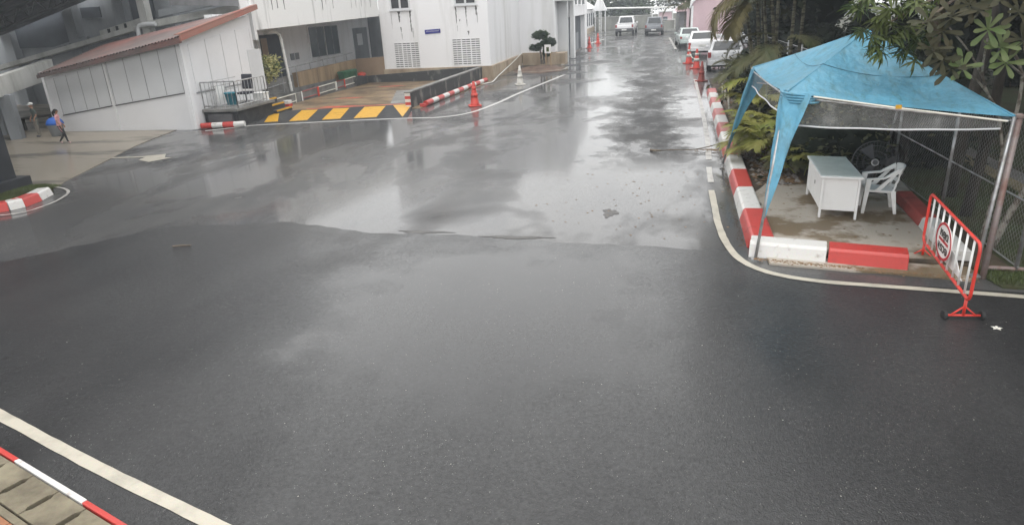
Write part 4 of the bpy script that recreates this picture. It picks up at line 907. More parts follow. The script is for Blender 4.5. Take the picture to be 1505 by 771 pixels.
for i, (a, b) in enumerate(zip(ky[:-1], ky[1:])):
    kerb_block((kx(b), b), (kx(a), a), ('kerb_red', 'kerb_white')[i % 2], kerb, 1.0 if i else 1.06)
kerb_block((1.44, 9.72), (2.47, 9.50), 'kerb_white', kerb, 1.12); kerb_block((2.48, 9.50), (3.46, 9.27), 'kerb_red', kerb, 1.12)
kb = MB().box(4.2, 4.25, 9.9, 13.0, .0, .08).build('fence_kerb', 'kerb_grey'); kb['kind'] = 'structure'
for a, b, m in (((4.28, 12.7), (4.36, 13.7), 'kerb_grey'), ((4.16, 11.1), (4.28, 12.68), 'kerb_red_faded'), ((4.02, 9.55), (4.16, 11.08), 'kerb_white')):
    kerb_block(b, a, m, kb, .78, .085)
# stones and leaf litter between kerb and palms
def scatter(name, label, n, fn, s0, s1, m, z, flat=.5):
    b = MB()
    for _ in range(n):
        x, y = fn(); s_ = random.uniform(s0, s1); rot = Matrix.Rotation(random.uniform(0, 6.28), 3, 'Z')
        P = [V(x, y, z) + rot @ V(px * s_ * random.uniform(.7, 1.2), py * s_ * random.uniform(.7, 1.2), pz * s_ * flat) for px, py, pz in ((1, 0, 0), (0, 1, 0), (-1, 0, 0), (0, -1, 0), (0, 0, 1), (0, 0, -.5))]
        b._add(P, [(0, 1, 4), (1, 2, 4), (2, 3, 4), (3, 0, 4), (1, 0, 5), (2, 1, 5), (3, 2, 5), (0, 3, 5)])
    return tag(b.build(name, m), label, 'debris', kind='stuff')
gp = lambda: (lambda y: (random.uniform(1.95 + (y - 10) * .036, 3.0), y))(random.uniform(13.6, 26))
scatter('garden_stones', 'grey stones on the soil behind the striped kerb', 700, gp, .03, .085, 'stone', .07, .7)
scatter('fallen_leaves', 'brown fallen leaves on the garden soil', 1200, gp, .03, .08, 'litter_leaf', .08, .15)
def gp2():
    return random.uniform(2.0, 4.1), random.uniform(10, 13.5)
scatter('pad_litter', 'small dead leaves on the tent floor', 60, gp2, .012, .03, 'litter_leaf', .088, .2)
def rd():
    if random.random() < .5: return random.uniform(-9, 3.5), random.uniform(3.5, 10)
    return random.gauss(-.6, 1.0), random.uniform(10, 15)
scatter('road_grit', 'scattered pale grit and chips on the wet road', 420, lambda: (random.uniform(-9, 4), random.uniform(3.2, 9.8)), .003, .008, 'debris_pale', .014, .4)
scatter('road_leaves', 'small dark leaf bits on the wet road', 90, lambda: (random.gauss(-.4, 1.0), random.uniform(10.3, 15.5)), .012, .03, 'litter_leaf', .004, .15)
scatter('kerb_dirt', 'brown dirt and leaf crumbs along the foot of the tent kerb', 520, lambda: (lambda x: (x, 9.64 - .21 * (x - 1.44) - abs(random.gauss(0, .06))))(random.uniform(1.5, 4.2)), .006, .022, 'litter_leaf', .032, .35)
scatter('gutter_dirt', 'dark grit gathered in the gutter beside the striped garden kerb', 700, lambda: (lambda y: (1.45 + (y - 10) * .036 - abs(random.gauss(0, .05)), y))(random.uniform(10.2, 22)), .006, .02, 'soil', .004, .35)
t = thing('white_flower', (3.82, 7.57, .012), 'single white fallen blossom on the road by the barrier', 'flower')
for k in range(5):
    a = k * 1.2566; c, s_ = math.cos(a), math.sin(a)
    fl = MB(); fl._add([(3.82, 7.57, .022), (3.82 + .03 * c - .018 * s_, 7.57 + .03 * s_ + .018 * c, .03), (3.82 + .06 * c, 7.57 + .06 * s_, .028), (3.82 + .03 * c + .018 * s_, 7.57 + .03 * s_ - .018 * c, .03)], [(0, 1, 2, 3)]); fl.build('petal', 'petal', t)
t = thing('fallen_branch', (.9, 17.4, 0), 'dry brown fallen palm branch lying across the lane', 'branch')
MB().tube(smooth_line([(-.02, 17.45, .03), (.12, 17.3, .04), (.5, 17.35, .05), (1.1, 17.35, .06), (1.95, 17.55, .22)], .15), [.032 if i < 3 else .013 for i in range(len(smooth_line([(-.02, 17.45, .03), (.12, 17.3, .04), (.5, 17.35, .05), (1.1, 17.35, .06), (1.95, 17.55, .22)], .15)))], 6).build('stem', 'bark', t)
tw = MB()
for i in range(26):
    x = random.uniform(.9, 1.8); tw.tube([(x, 17.38, .05), (x + random.uniform(-.1, .3), 17.38 + random.uniform(-.2, .2), .03)], .005, 4)
tw.build('twigs', 'litter_leaf', t, kind='stuff')
t = thing('twig', (-5.9, 8.6, 0), 'short reddish twig on the dark road', 'twig')
MB().tube([(-8.15, 9.55, .022), (-8.0, 9.6, .024), (-7.85, 9.63, .02)], .014, 5).build('stem', 'bark', t)
for (x, y) in ((2.9, 30.4), (2.72, 28.2), (2.62, 25.9), (2.54, 23.8)):
    t = thing('garden_stake', (x, y, .06), {30.4: 'white garden stake farthest from the tent, near the end of the kerb', 28.2: 'white garden stake second from the far end of the kerb', 25.9: 'white garden stake third from the far end of the kerb', 23.8: 'white garden stake closest to the tent, behind the striped kerb'}[y], 'stake', 'white stakes behind the striped kerb')
    MB().tube([(x, y, .0), (x - .06, y, .62)], .035, 6).build('shaft', 'stake_white', t)

# ------------------------------------------------------------------ blue canopy tent
FLb, BLb, FRb, BRb = V(1.53, 9.62, .0), V(1.60, 15.65, .05), V(4.20, 9.12, .03), V(4.60, 14.6, .05)
FL, BL, FR, BR = V(1.90, 10.45, 2.29), V(1.98, 14.75, 2.25), V(4.47, 9.55, 2.03), V(4.70, 14.2, 2.12)
AP = V(3.38, 12.35, 3.0)
t = thing('canopy_tent', (3.1, 12.3, 0), 'sagging blue pyramid canopy tent with clear plastic edging over the desk', 'tent')
def tri_sheet(a, b, c, n=14, sag=.10, ed=.05, th=.008, seed=1):
    """stretched fabric gore a,b (eave) to c (apex): sags in the middle, eave edge curves in"""
    g = random.Random(seed); vs, fs, idx = [], [], {}
    nrm = (b - a).cross(c - a).normalized()
    for i in range(n + 1):
        for j in range(n + 1 - i):
            u, v = i / n, j / n; w_ = 1 - u - v; p = a * w_ + b * u + c * v
            s_ = w_ * u * v * 27
            p = p + V(0, 0, -sag * s_ - ed * 4 * u * w_ * (1 - v)) + nrm * (.012 * math.sin(17 * u + 5 * v + seed) * s_)
            idx[i, j] = len(vs); vs.append(p)
    for i in range(n):
        for j in range(n - i):
            fs.append((idx[i, j], idx[i + 1, j], idx[i, j + 1]))
            if j < n - i - 1: fs.append((idx[i + 1, j], idx[i + 1, j + 1], idx[i, j + 1]))
    return vs, fs
cn = MB()
for k, (a, b) in enumerate(((FL, FR), (FR, BR), (BR, BL), (BL, FL))):
    vs, fs = tri_sheet(a, b, AP, 14, .10, .03 if k == 0 else .06, seed=k); cn._add(vs, fs)
canopy = cn.build('canopy', 'tent_blue', t, smooth=True)
for c in (FL, FR, BL):    # welded seams over the ridges
    MB().tube([c + (AP - c) * k + V(0, 0, .008 - .02 * math.sin(math.pi * k)) for k in [i / 8 for i in range(9)]], .014, 5).build('seam', 'tent_blue', canopy)
sm = MB()
for k, (a, b) in enumerate(((FL, FR), (BL, FL))):
    v_ = .42; pts = []
    for i in range(25):
        u_ = (1 - v_) * i / 24; w_ = 1 - u_ - v_; q_ = w_ * u_ * v_ * 27
        pts.append(a * w_ + b * u_ + AP * v_ + V(0, 0, -.10 * q_ - (.03 if k == 0 else .06) * 4 * u_ * w_ * (1 - v_) + .008))
    sm.tube(pts, .0045, 4)
sm.build('fabric_join', 'seam_blue', canopy)
# corner drapes
def drape(top, dirs, tip, wid, seed, name='corner_drape'):
    """cloth panel gathered under a corner: wide at the eave, narrowing to the leg"""
    g = random.Random(seed); n, m_ = 16, 8; vs, fs = [], []
    for i in range(n + 1):
        s_ = i / n; c = top.lerp(tip, s_); w_ = (1 - s_) ** 1.25 + .05
        for j in range(m_ + 1):
            q = j / m_
            off = (dirs[0] * (wid[0] * (1 - 2 * q) if q < .5 else 0) + dirs[1] * (wid[1] * (2 * q - 1) if q >= .5 else 0)) * w_
            fold = (.045 * math.sin(q * 13 + s_ * 4 + seed) + .018 * math.sin(q * 29 - s_ * 11)) * (1 - .4 * s_)
            out = -(dirs[0] + dirs[1]).normalized()
            vs.append(c + off + out * fold + V(0, 0, .02 * math.sin(q * 9 + seed) * (1 - s_)))
    for i in range(n):
        for j in range(m_): k = i * (m_ + 1) + j; fs.append((k, k + 1, k + m_ + 2, k + m_ + 1))
    b = MB(); b._add(vs, fs); return b.build(name, 'tent_blue', t, smooth=True)
xd, yd = (FR - FL).normalized(), (BL - FL).normalized()
drape(FL + V(-.015, -.015, .0), (xd, yd), FLb.lerp(FL, .25), (.36, .30), 1)
drape(BL + V(-.02, 0, .0), (xd, -yd), BLb.lerp(BL, .18), (.34, .30), 5)
# gathered roll of cloth round the front left corner
for k in range(4):
    q = smooth_line([FL + yd * (.5 - .1 * k) + V(-.02, 0, -.02 - .03 * k), FL + V(-.03, -.03, -.01 - .04 * k), FL + xd * (.24 + .04 * k) + V(0, -.03, -.02 - .03 * k), FL + xd * (.40 + .05 * (k % 2)) + V(0, .0, -.01 - .025 * k)], .08)
    MB().tube(q, [.02 * min(1, .25 + 3 * (1 - i / (len(q) - 1)), .25 + 3 * i / (len(q) - 1)) for i in range(len(q))], 6).build('cloth_roll', 'tent_blue', t, smooth=True)
# legs and frame
for a, b in ((FLb, FL), (BLb, BL), (FRb, FR), (BRb, BR)):
    lg = MB().tube([a, b], .022, 8).build('leg', 'steel', t, smooth=True)
    MB().obox(a + V(0, 0, .012), (.11, .11, .02)).build('foot_plate', 'steel', lg)
for a, b in ((FL, FR), (FR, BR), (BR, BL), (BL, FL)):
    MB().tube([a.lerp(b, .02) + V(0, 0, -.06), a.lerp(b, .5) + V(0, 0, -.075), a.lerp(b, .98) + V(0, 0, -.06)], .015, 6).build('eave_tube', 'steel', t)
MB().tube([FL.lerp(FR, .13) + V(0, -.04, -.02), FL.lerp(FR, .5) + V(0, -.05, -.045), FL.lerp(FR, .97) + V(0, -.04, -.06)], .013, 6).build('hem_rod', 'stake_white', t)
MB().obox(FL.lerp(FR, .52) + V(0, -.06, -.03), (.07, .03, .05)).build('rod_clip', 'paint_yellow', t)
for a in (FL, FR, BL, BR): MB().tube([a.lerp(AP, .02) + V(0, 0, -.05), AP + V(0, 0, -.06)], .013, 6).build('rafter', 'steel', t)
# clear plastic valance, front and left
def valance(a, b, d0, d1, seed):
    n, m_ = 30, 6; vs, fs = [], []
    perp = (b - a).cross(V(0, 0, 1)).normalized()
    for i in range(n + 1):
        s_ = i / n; top = a.lerp(b, s_) + V(0, 0, -.05 - .03 * math.sin(math.pi * s_)); d = d0 + (d1 - d0) * s_
        for j in range(m_ + 1):
            q = j / m_; vs.append(top + V(0, 0, -d * q + .004 * math.sin(19 * s_ + seed)) + perp * (.012 * math.sin(15 * s_ + 3 * q + seed) * q))
    for i in range(n):
        for j in range(m_): k = i * (m_ + 1) + j; fs.append((k, k + 1, k + m_ + 2, k + m_ + 1))
    b_ = MB(); b_._add(vs, fs); o_ = b_.build('valance', 'clear_plastic', t, smooth=True)
    MB().tube([vs[i * (m_ + 1) + m_] for i in range(n + 1)], .013, 6).build('hem', 'panel_grey', o_, smooth=True)
valance(FL + xd * .08, FR - xd * .12, .42, .12, 1); valance(FL + yd * .1, BL - yd * .1, .30, .30, 4); valance(BL + xd * .1, BR - xd * .1, .24, .24, 9)

# ------------------------------------------------------------------ desk, chair, fan
PADZ = .085
def deskpt(u, v, z): # u along depth (away), v across
    a, b, c = V(2.76, 11.50, 0), V(3.34, 11.38, 0), V(2.86, 13.02, 0)
    return a + (b - a) * v + (c - a) * u + V(0, 0, z + PADZ)
t = thing('office_desk', (3.05, 12.2, PADZ), 'white steel desk with a grey-green top under the tent', 'desk')
def dbox(u0, u1, v0, v1, z0, z1): return [deskpt(u0, v0, z0), deskpt(u0, v1, z0), deskpt(u1, v1, z0), deskpt(u1, v0, z0), deskpt(u0, v0, z1), deskpt(u0, v1, z1), deskpt(u1, v1, z1), deskpt(u1, v0, z1)]
MB().hexa(dbox(.02, .98, .04, .96, .13, .68)).build('body', 'desk_white', t, bevel=.008)
tp = MB().hexa(dbox(-.02, 1.03, -.04, 1.04, .68, .715)).build('top', 'desk_white', t, bevel=.008)
MB().hexa(dbox(.01, 1.0, .0, 1.0, .7155, .721)).build('glass_cover', 'desk_top', tp)
for u, v in ((0, .02), (0, .93), (.96, .02), (.96, .93)):
    lg = MB().hexa(dbox(u - .002, u + .035, v, v + .055, .0, .68)).build('leg', 'desk_white', t, bevel=.004)
MB().hexa(dbox(.50, .97, .022, .04, .17, .64)).build('cabinet_door', 'desk_white', t, bevel=.006)
d_ = MB().hexa(dbox(.05, .48, .022, .04, .17, .64)).build('cabinet_door', 'desk_white', t, bevel=.006); MB().hexa(dbox(.42, .45, .005, .022, .42, .48)).build('handle', 'steel', d_)
t = thing('plastic_chair', (3.78, 12.0, PADZ), 'white moulded plastic armchair beside the desk', 'chair')
chair_parts = []
def cpart(name, mb, bev=.01, sm=False): return mb.build(name, 'plastic_white', t, bevel=bev, smooth=sm)
CB = V(3.80, 11.98, PADZ); cr = Matrix.Rotation(R(-8), 3, 'Z')   # chair faces -x (towards the desk)
def cp(x, y, z): return CB + cr @ V(x * .92, y * .92, z * .94)
def leg(x0, y0, x1, y1, zt):
    b = MB(); w0, w1 = .026, .045
    b.hexa([cp(x0 - w0, y0 - w0, 0), cp(x0 + w0, y0 - w0, 0), cp(x0 + w0, y0 + w0, 0), cp(x0 - w0, y0 + w0, 0), cp(x1 - w1, y1 - w1, zt), cp(x1 + w1, y1 - w1, zt), cp(x1 + w1, y1 + w1, zt), cp(x1 - w1, y1 + w1, zt)])
    return cpart('leg', b, .008)
for sy in (-1, 1):
    leg(-.26, sy * .26, -.23, sy * .265, .615); leg(.27, sy * .23, .19, sy * .20, .42)
sb = MB(); sb.hexa([cp(-.25, -.23, .385), cp(.22, -.20, .36), cp(.22, .20, .36), cp(-.25, .23, .385), cp(-.26, -.25, .435), cp(.23, -.22, .41), cp(.23, .22, .41), cp(-.26, .25, .435)]); cpart('seat', sb, .018)
for sy in (-1, 1):    # flat arm running from the front leg up into the back, with a slanting brace below
    o1, o2 = sy * .225, sy * .295
    ab = MB(); ab.hexa([cp(-.275, o1, .60), cp(-.275, o2, .60), cp(.02, o2, .635), cp(.02, o1, .635), cp(-.275, o1, .635), cp(-.275, o2, .635), cp(.02, o2, .67), cp(.02, o1, .67)]); cpart('armrest', ab, .012)
    ab = MB(); ab.hexa([cp(.02, o1, .635), cp(.02, o2, .635), cp(.27, sy * .25, .74), cp(.27, sy * .19, .74), cp(.02, o1, .67), cp(.02, o2, .67), cp(.25, sy * .25, .83), cp(.25, sy * .19, .83)]); cpart('arm_slope', ab, .012)
    bb = MB(); bb.hexa([cp(-.12, sy * .235, .42), cp(-.12, sy * .26, .42), cp(-.02, sy * .26, .42), cp(-.02, sy * .235, .42), cp(.14, sy * .25, .70), cp(.14, sy * .275, .70), cp(.23, sy * .27, .74), cp(.23, sy * .245, .74)]); cpart('side_brace', bb, .006)
def back_band(z0, z1, x0, x1, w_, name, bow=.07):
    bk = MB(); n = 10; vs, fs = [], []
    for i in range(n + 1):
        k = -1 + 2 * i / n; y, dx = w_ * k, bow * (1 - k * k)
        vs += [cp(x0 + dx, y, z0), cp(x1 + dx, y * 1.04, z1 - .02 * k * k), cp(x1 + dx + .025, y * 1.04, z1 - .02 * k * k), cp(x0 + dx + .025, y, z0)]
    for i in range(n):
        for j in range(4): fs.append((i * 4 + j, i * 4 + (j + 1) % 4, (i + 1) * 4 + (j + 1) % 4, (i + 1) * 4 + j))
    fs += [(0, 1, 2, 3), tuple(n * 4 + j for j in (3, 2, 1, 0))]; bk._add(vs, fs); cpart(name, bk, .006)
back_band(.70, .85, .235, .275, .235, 'backrest'); back_band(.53, .60, .195, .215, .215, 'back_band'); back_band(.405, .47, .17, .185, .205, 'back_band')
for y in (-.2, .2): MB().slab(cp(.185, y - .03, .41), cp(.185, y + .03, .41), cp(.26, y + .03, .74), cp(.26, y - .03, .74), cr @ V(.022, 0, 0)).build('back_post', 'plastic_white', t, bevel=.005)
t = thing('industrial_fan', (4.05, 13.3, .06), 'large dark round pedestal fan standing behind the chair', 'fan')
fc = V(4.02, 13.1, .66); fd = V(-.25, -.95, .18).normalized()
fm = fd.to_track_quat('Z', 'Y').to_matrix()
def fpt(r, a, h): return fc + fm @ V(r * math.cos(a), r * math.sin(a), h)
gd = MB()
for r_, h in ((.38, 0), (.30, .05), (.2, .075), (.38, -.14)): gd.tube([fpt(r_, 2 * math.pi * i / 36, h) for i in range(37)], .008 if r_ > .35 else .005, 5, False)
for i in range(40):
    a = 2 * math.pi * i / 40; gd.tube([fpt(.09, a, .085), fpt(.27, a, .06), fpt(.38, a, 0), fpt(.38, a, -.14)], .0032, 4)
gd.build('grille', 'steel_dark', t)
for k in range(3):
    b = MB(); a0 = k * 2.094; vs = []
    for i in range(6):
        r_ = .07 + .055 * i; vs += [fpt(r_, a0 - .32, -.09), fpt(r_, a0 + .38, -.03)]
    b._add(vs, [(2 * i, 2 * i + 1, 2 * i + 3, 2 * i + 2) for i in range(5)]); b.build('blade', 'steel_dark', t)
hb = MB(); hb.tube([fpt(0, 0, -.2), fpt(0, 0, .09)], .065, 14); hb.build('hub', 'steel_dark', t, smooth=False)
MB().tube([fpt(.055 * 1, 2 * math.pi * i / 20, .095) for i in range(21)], .012, 6, False).build('badge', 'steel', t)
MB().tube([(4.05, 13.3, .08), (4.05, 13.27, .66)], .028, 8).build('post', 'steel_dark', t)
MB().lathe([(.26, 0), (.25, .03), (.06, .06), (.03, .1)], (4.05, 13.3, .06), 18).build('base', 'steel_dark', t, smooth=True)

# ------------------------------------------------------------------ red and white barrier with round stop sign
t = thing('crowd_barrier', (3.68, 8.85, 0), 'red wheeled barrier with white bars and a round stop sign', 'barrier')
ba, bb_ = V(3.80, 9.86, 0), V(3.56, 7.72, 0); bd = (bb_ - ba).normalized(); BLn = (bb_ - ba).length
def bp(u, z): return ba + bd * (u * BLn) + V(0, 0, z)
loop = []
rc = .09; zb, zt = .27, .95
cor = [(0, zb), (0, zt), (1, zt), (1, zb)]
for (u, z), (cx, cz_), a0 in (((0, 0), (rc, zb + rc), math.pi), ((0, 0), (rc, zt - rc), math.pi), ((0, 0), (BLn - rc, zt - rc), math.pi / 2), ((0, 0), (BLn - rc, zb + rc), 0)):
    pass
def arc(cx, cz_, a0, a1, n=6): return [ba + bd * (cx + rc * math.cos(a0 + (a1 - a0) * i / n)) + V(0, 0, cz_ + rc * math.sin(a0 + (a1 - a0) * i / n)) for i in range(n + 1)]
loop = arc(rc, zb + rc, 1.5 * math.pi, math.pi) + arc(rc, zt - rc, math.pi, .5 * math.pi) + arc(BLn - rc, zt - rc, .5 * math.pi, 0) + arc(BLn - rc, zb + rc, 0, -.5 * math.pi)
loop.append(loop[0]); MB().tube(loop, .019, 8, False).build('frame', 'barrier_red', t, smooth=True)
for i in range(8):
    u = .10 + i * .115; MB().tube([bp(u, zb), bp(u, zt)], .013, 8).build('bar', 'barrier_white', t, smooth=True)
perp = V(bd.y, -bd.x, 0)      # towards -x, the road side
if perp.x > 0: perp = -perp
for u in (.045, .955):
    c = bp(u, 0); lg = MB().tube([c + V(0, 0, .06), c + V(0, 0, zb)], .018, 8)
    fx = V(1, .06 if u > .5 else -.5, 0).normalized(); lg.tube([c + fx * -.19 + V(0, 0, .055), c + fx * .19 + V(0, 0, .055)], .014, 8)
    for s_ in (-1, 1): lg.tube([c + fx * (.13 * s_) + V(0, 0, .06), c + V(0, 0, .17)], .010, 6)
    lgo = lg.build('leg', 'barrier_red', t, smooth=True)
    for s_ in (-1, 1):
        w_ = MB(); q = c + fx * (.20 * s_) + V(0, 0, .055); wx = V(-fx.y, fx.x, 0)
        w_.tube([q - fx * .018, q + fx * .018], .055, 14); w_.build('wheel', 'rubber', lgo, bevel=.006)
sc_ = bp(.48, .60) + perp * .035
def disc(c, r0, r1, n_, th, m, name, par=None, n=40):
    b = MB(); vs = []; u = bd
    for i in range(n):
        a = 2 * math.pi * i / n; dd = u * math.cos(a) * 1.42 + V(0, 0, 1) * math.sin(a)
        vs += [c + dd * r0, c + dd * r1]
    if r0 > 0:
        fs = [(2 * i, 2 * i + 1, (2 * i + 3) % (2 * n), (2 * i + 2) % (2 * n)) for i in range(n)]; vs2 = [v + perp * th for v in vs]; k = len(vs)
        b._add(vs + vs2, fs + [tuple(j + k for j in f) for f in fs] + [(2 * i + 1, (2 * i + 3) % (2 * n), (2 * i + 3) % (2 * n) + k, 2 * i + 1 + k) for i in range(n)])
    else:
        b.prism([vs[2 * i + 1] for i in range(n)], perp * th)
    return b.build(name, m, par or t)
sg = disc(sc_, 0, .232, None, .008, 'sign_white', 'sign_disc'); sg['label'] = 'round white stop-and-check sign with a red rim and red bar'
disc(sc_ + perp * .0085, .203, .234, None, .003, 'sign_red', 'sign_rim', sg)
MB().slab(sc_ + perp * .009 - bd * .20 + V(0, 0, -.016), sc_ + perp * .009 + bd * .20 + V(0, 0, -.016), sc_ + perp * .009 + bd * .20 + V(0, 0, .018), sc_ + perp * .009 - bd * .20 + V(0, 0, .018), perp * .003).build('sign_bar', 'sign_red', sg)
def text_mesh(name, body, center, xdir, zdir, size, m, par, bold=.004):
    cu = bpy.data.curves.new(name, 'FONT'); cu.body = body; cu.size = size; cu.align_x = 'CENTER'; cu.align_y = 'CENTER'; cu.offset = bold; cu.extrude = .0015
    tmp = bpy.data.objects.new(name, cu); COL.objects.link(tmp)
    dg = bpy.context.evaluated_depsgraph_get(); me = bpy.data.meshes.new_from_object(tmp.evaluated_get(dg))
    bpy.data.objects.remove(tmp); bpy.data.curves.remove(cu)
    ndir = xdir.cross(zdir); mtx = Matrix((xdir, zdir, ndir)).transposed(); o0 = org(par)
    for v in me.vertices: v.co = center - o0 + mtx @ V(v.co.x * 1.42, v.co.y, v.co.z)
    me.name = name; me.materials.clear(); me.materials.append(MATS[m])
    for p in me.polygons: p.material_index = 0
    return link(name, me, par)
text_mesh('sign_lettering', 'หยุด', sc_ + perp * .0125 + V(0, 0, .088), bd, V(0, 0, 1), .145, 'sign_black', sg)
text_mesh('sign_lettering', 'ตรวจ', sc_ + perp * .0125 + V(0, 0, -.088), bd, V(0, 0, 1), .145, 'sign_black', sg)
MB().slab(bp(.26, .30) - perp * .03, bp(.78, .33) - perp * .03, bp(.62, .52) - perp * .03, bp(.30, .58) - perp * .03, -perp * .006).build('backing_plate', 'plastic_white', t)

# ------------------------------------------------------------------ wire fence
t = thing('chain_link_fence', (4.75, 20, 0), 'grey chain-link wire fence behind the tent', 'fence')
FXX, y0, y1, z0, z1 = 4.78, 9.3, 33.0, .10, 1.95
for y in (9.35, 11.9, 14.4, 16.9, 19.4, 21.9, 24.4, 26.9, 29.4, 32.0):
    MB().tube([(FXX, y, 0), (FXX, y, 2.05)], .028, 8).build('post', 'steel', t, smooth=True)
for z in (z1, .95, z0): MB().tube([(FXX, y0, z), (FXX, y1, z)], .012, 6).build('rail', 'steel', t)
wm = MB(); sp = .085; H = z1 - z0
k = y0 - H
while k < y1:
    for s_ in (1, -1):
        a, b = (k, z0) if s_ > 0 else (k, z1), (k + H, z1) if s_ > 0 else (k + H, z0)
        ya, yb = a[0], b[0]; lo, hi = max(ya, y0), min(yb, y1)
        if hi - lo > .02:
            f0, f1 = (lo - ya) / H, (hi - ya) / H
            za, zb_ = a[1] + (b[1] - a[1]) * f0, a[1] + (b[1] - a[1]) * f1
            wm.tube([(FXX + .004 * s_, lo, za), (FXX + .004 * s_, hi, zb_)], .0014, 3, False)
    k += sp
wm.build('wire_mesh', 'steel', t, kind='stuff')
t = thing('rusty_post', (4.36, 9.2, 0), 'thick pinkish rusty post standing beside the tent corner pole', 'post')
MB().tube([(4.30, 9.12, -.02), (4.56, 9.62, 2.02)], .038, 10).build('shaft', 'pole_rusty', t, smooth=True)
MB().lathe([(.055, 0), (.055, .03), (.02, .05)], (4.56, 9.62, 2.01), 10).build('cap', 'pole_rusty', t)
t = thing('ground_pipe', (5.6, 9.25, .03), 'pale pipe lying on the verge grass at the right edge', 'pipe')
MB().tube([(4.45, 9.38, .06), (7.5, 9.12, .06)], .03, 8).build('pipe', 'pole_rusty', t)
t = thing('plank_screen', (5.0, 16.5, 0), 'dark wooden plank screen behind the wire fence', 'screen')
for i in range(26):
    y = 14.3 + i * .19; MB().box(4.92 + random.uniform(-.01, .01), 4.95, y, y + .175, .05, 1.62 + random.uniform(-.12, .1)).build('plank', 'wood_dark', t)
for z in (.4, 1.3): MB().box(4.95, 5.0, 14.3, 19.2, z, z + .07).build('batten', 'wood_dark', t)
t = thing('steel_pole', (6.4, 17.6, 0), 'steel pole on a small white concrete foot beyond the fence', 'pole')
MB().tube([(6.4, 17.6, .1), (6.5, 17.6, 1.5)], .035, 8).build('pole', 'steel', t); MB().box(6.2, 6.6, 17.4, 17.8, 0, .16).build('foot', 'kerb_grey', t, bevel=.02)

# ------------------------------------------------------------------ traffic cones
def make_cone(m, label, loc, h, worn=False, tilt=0):
    t = thing('traffic_cone', (0, 0, 0), label, 'cone', 'traffic cones along the road')
    MB().box(-.2, .2, -.2, .2, 0, .05).build('base', m, t, bevel=.02)
    b = MB().lathe([(.16, .05), (.145, .08), (.085, .46), (.04, .78), (.03, .80), (0.0, .80)], (0, 0, 0), 16).build('body', m, t, smooth=True)
    for a, c in ((.30, .42), (.54, .63)):
        r = lambda z: .156 - (z - .08) * .156 if z < .47 else .091 - (z - .46) * .141
        MB().lathe([(r(a), a), (r(c), c)], (0, 0, 0), 16).build('band', 'cone_faded' if worn else m, b, smooth=True)
    t.location = loc; s_ = h / .8; t.scale = (s_, s_, s_); t.rotation_euler.z = random.uniform(0, 1); return t
make_cone('cone_orange', 'large orange cone on the line in front of the yard', (-7.05, 26.6, 0), .98)
make_cone('cone_faded', 'faded white cone beside the brown building base', (-6.58, 34.0, 0), .95)
make_cone('cone_orange', 'nearer of the two orange cones by the garage bay', (-5.65, 62.3, 0), .98)
make_cone('cone_orange', 'farther of the two orange cones by the garage bay', (-5.45, 69.5, 0), .98)
make_cone('cone_orange', 'left one of two orange cones behind the white saloon', (2.08, 43.2, 0), 1.05, True)
make_cone('cone_orange', 'right one of two orange cones beside the silver hatchback', (2.34, 39.9, 0), 1.05, True)
make_cone('kerb_red_faded', 'dull dark red cone at the end of the kerb line', (2.22, 33.4, 0), .9)
t = thing('plastic_chain', (2.2, 41.6, .5), 'sagging pale chain between the two parking cones', 'chain')
MB().tube([(2.1 + .24 * i / 8, 43.1 - 3.1 * i / 8, .62 - .18 * math.sin(math.pi * i / 8)) for i in range(9)], .02, 5).build('chain', 'stake_white', t)
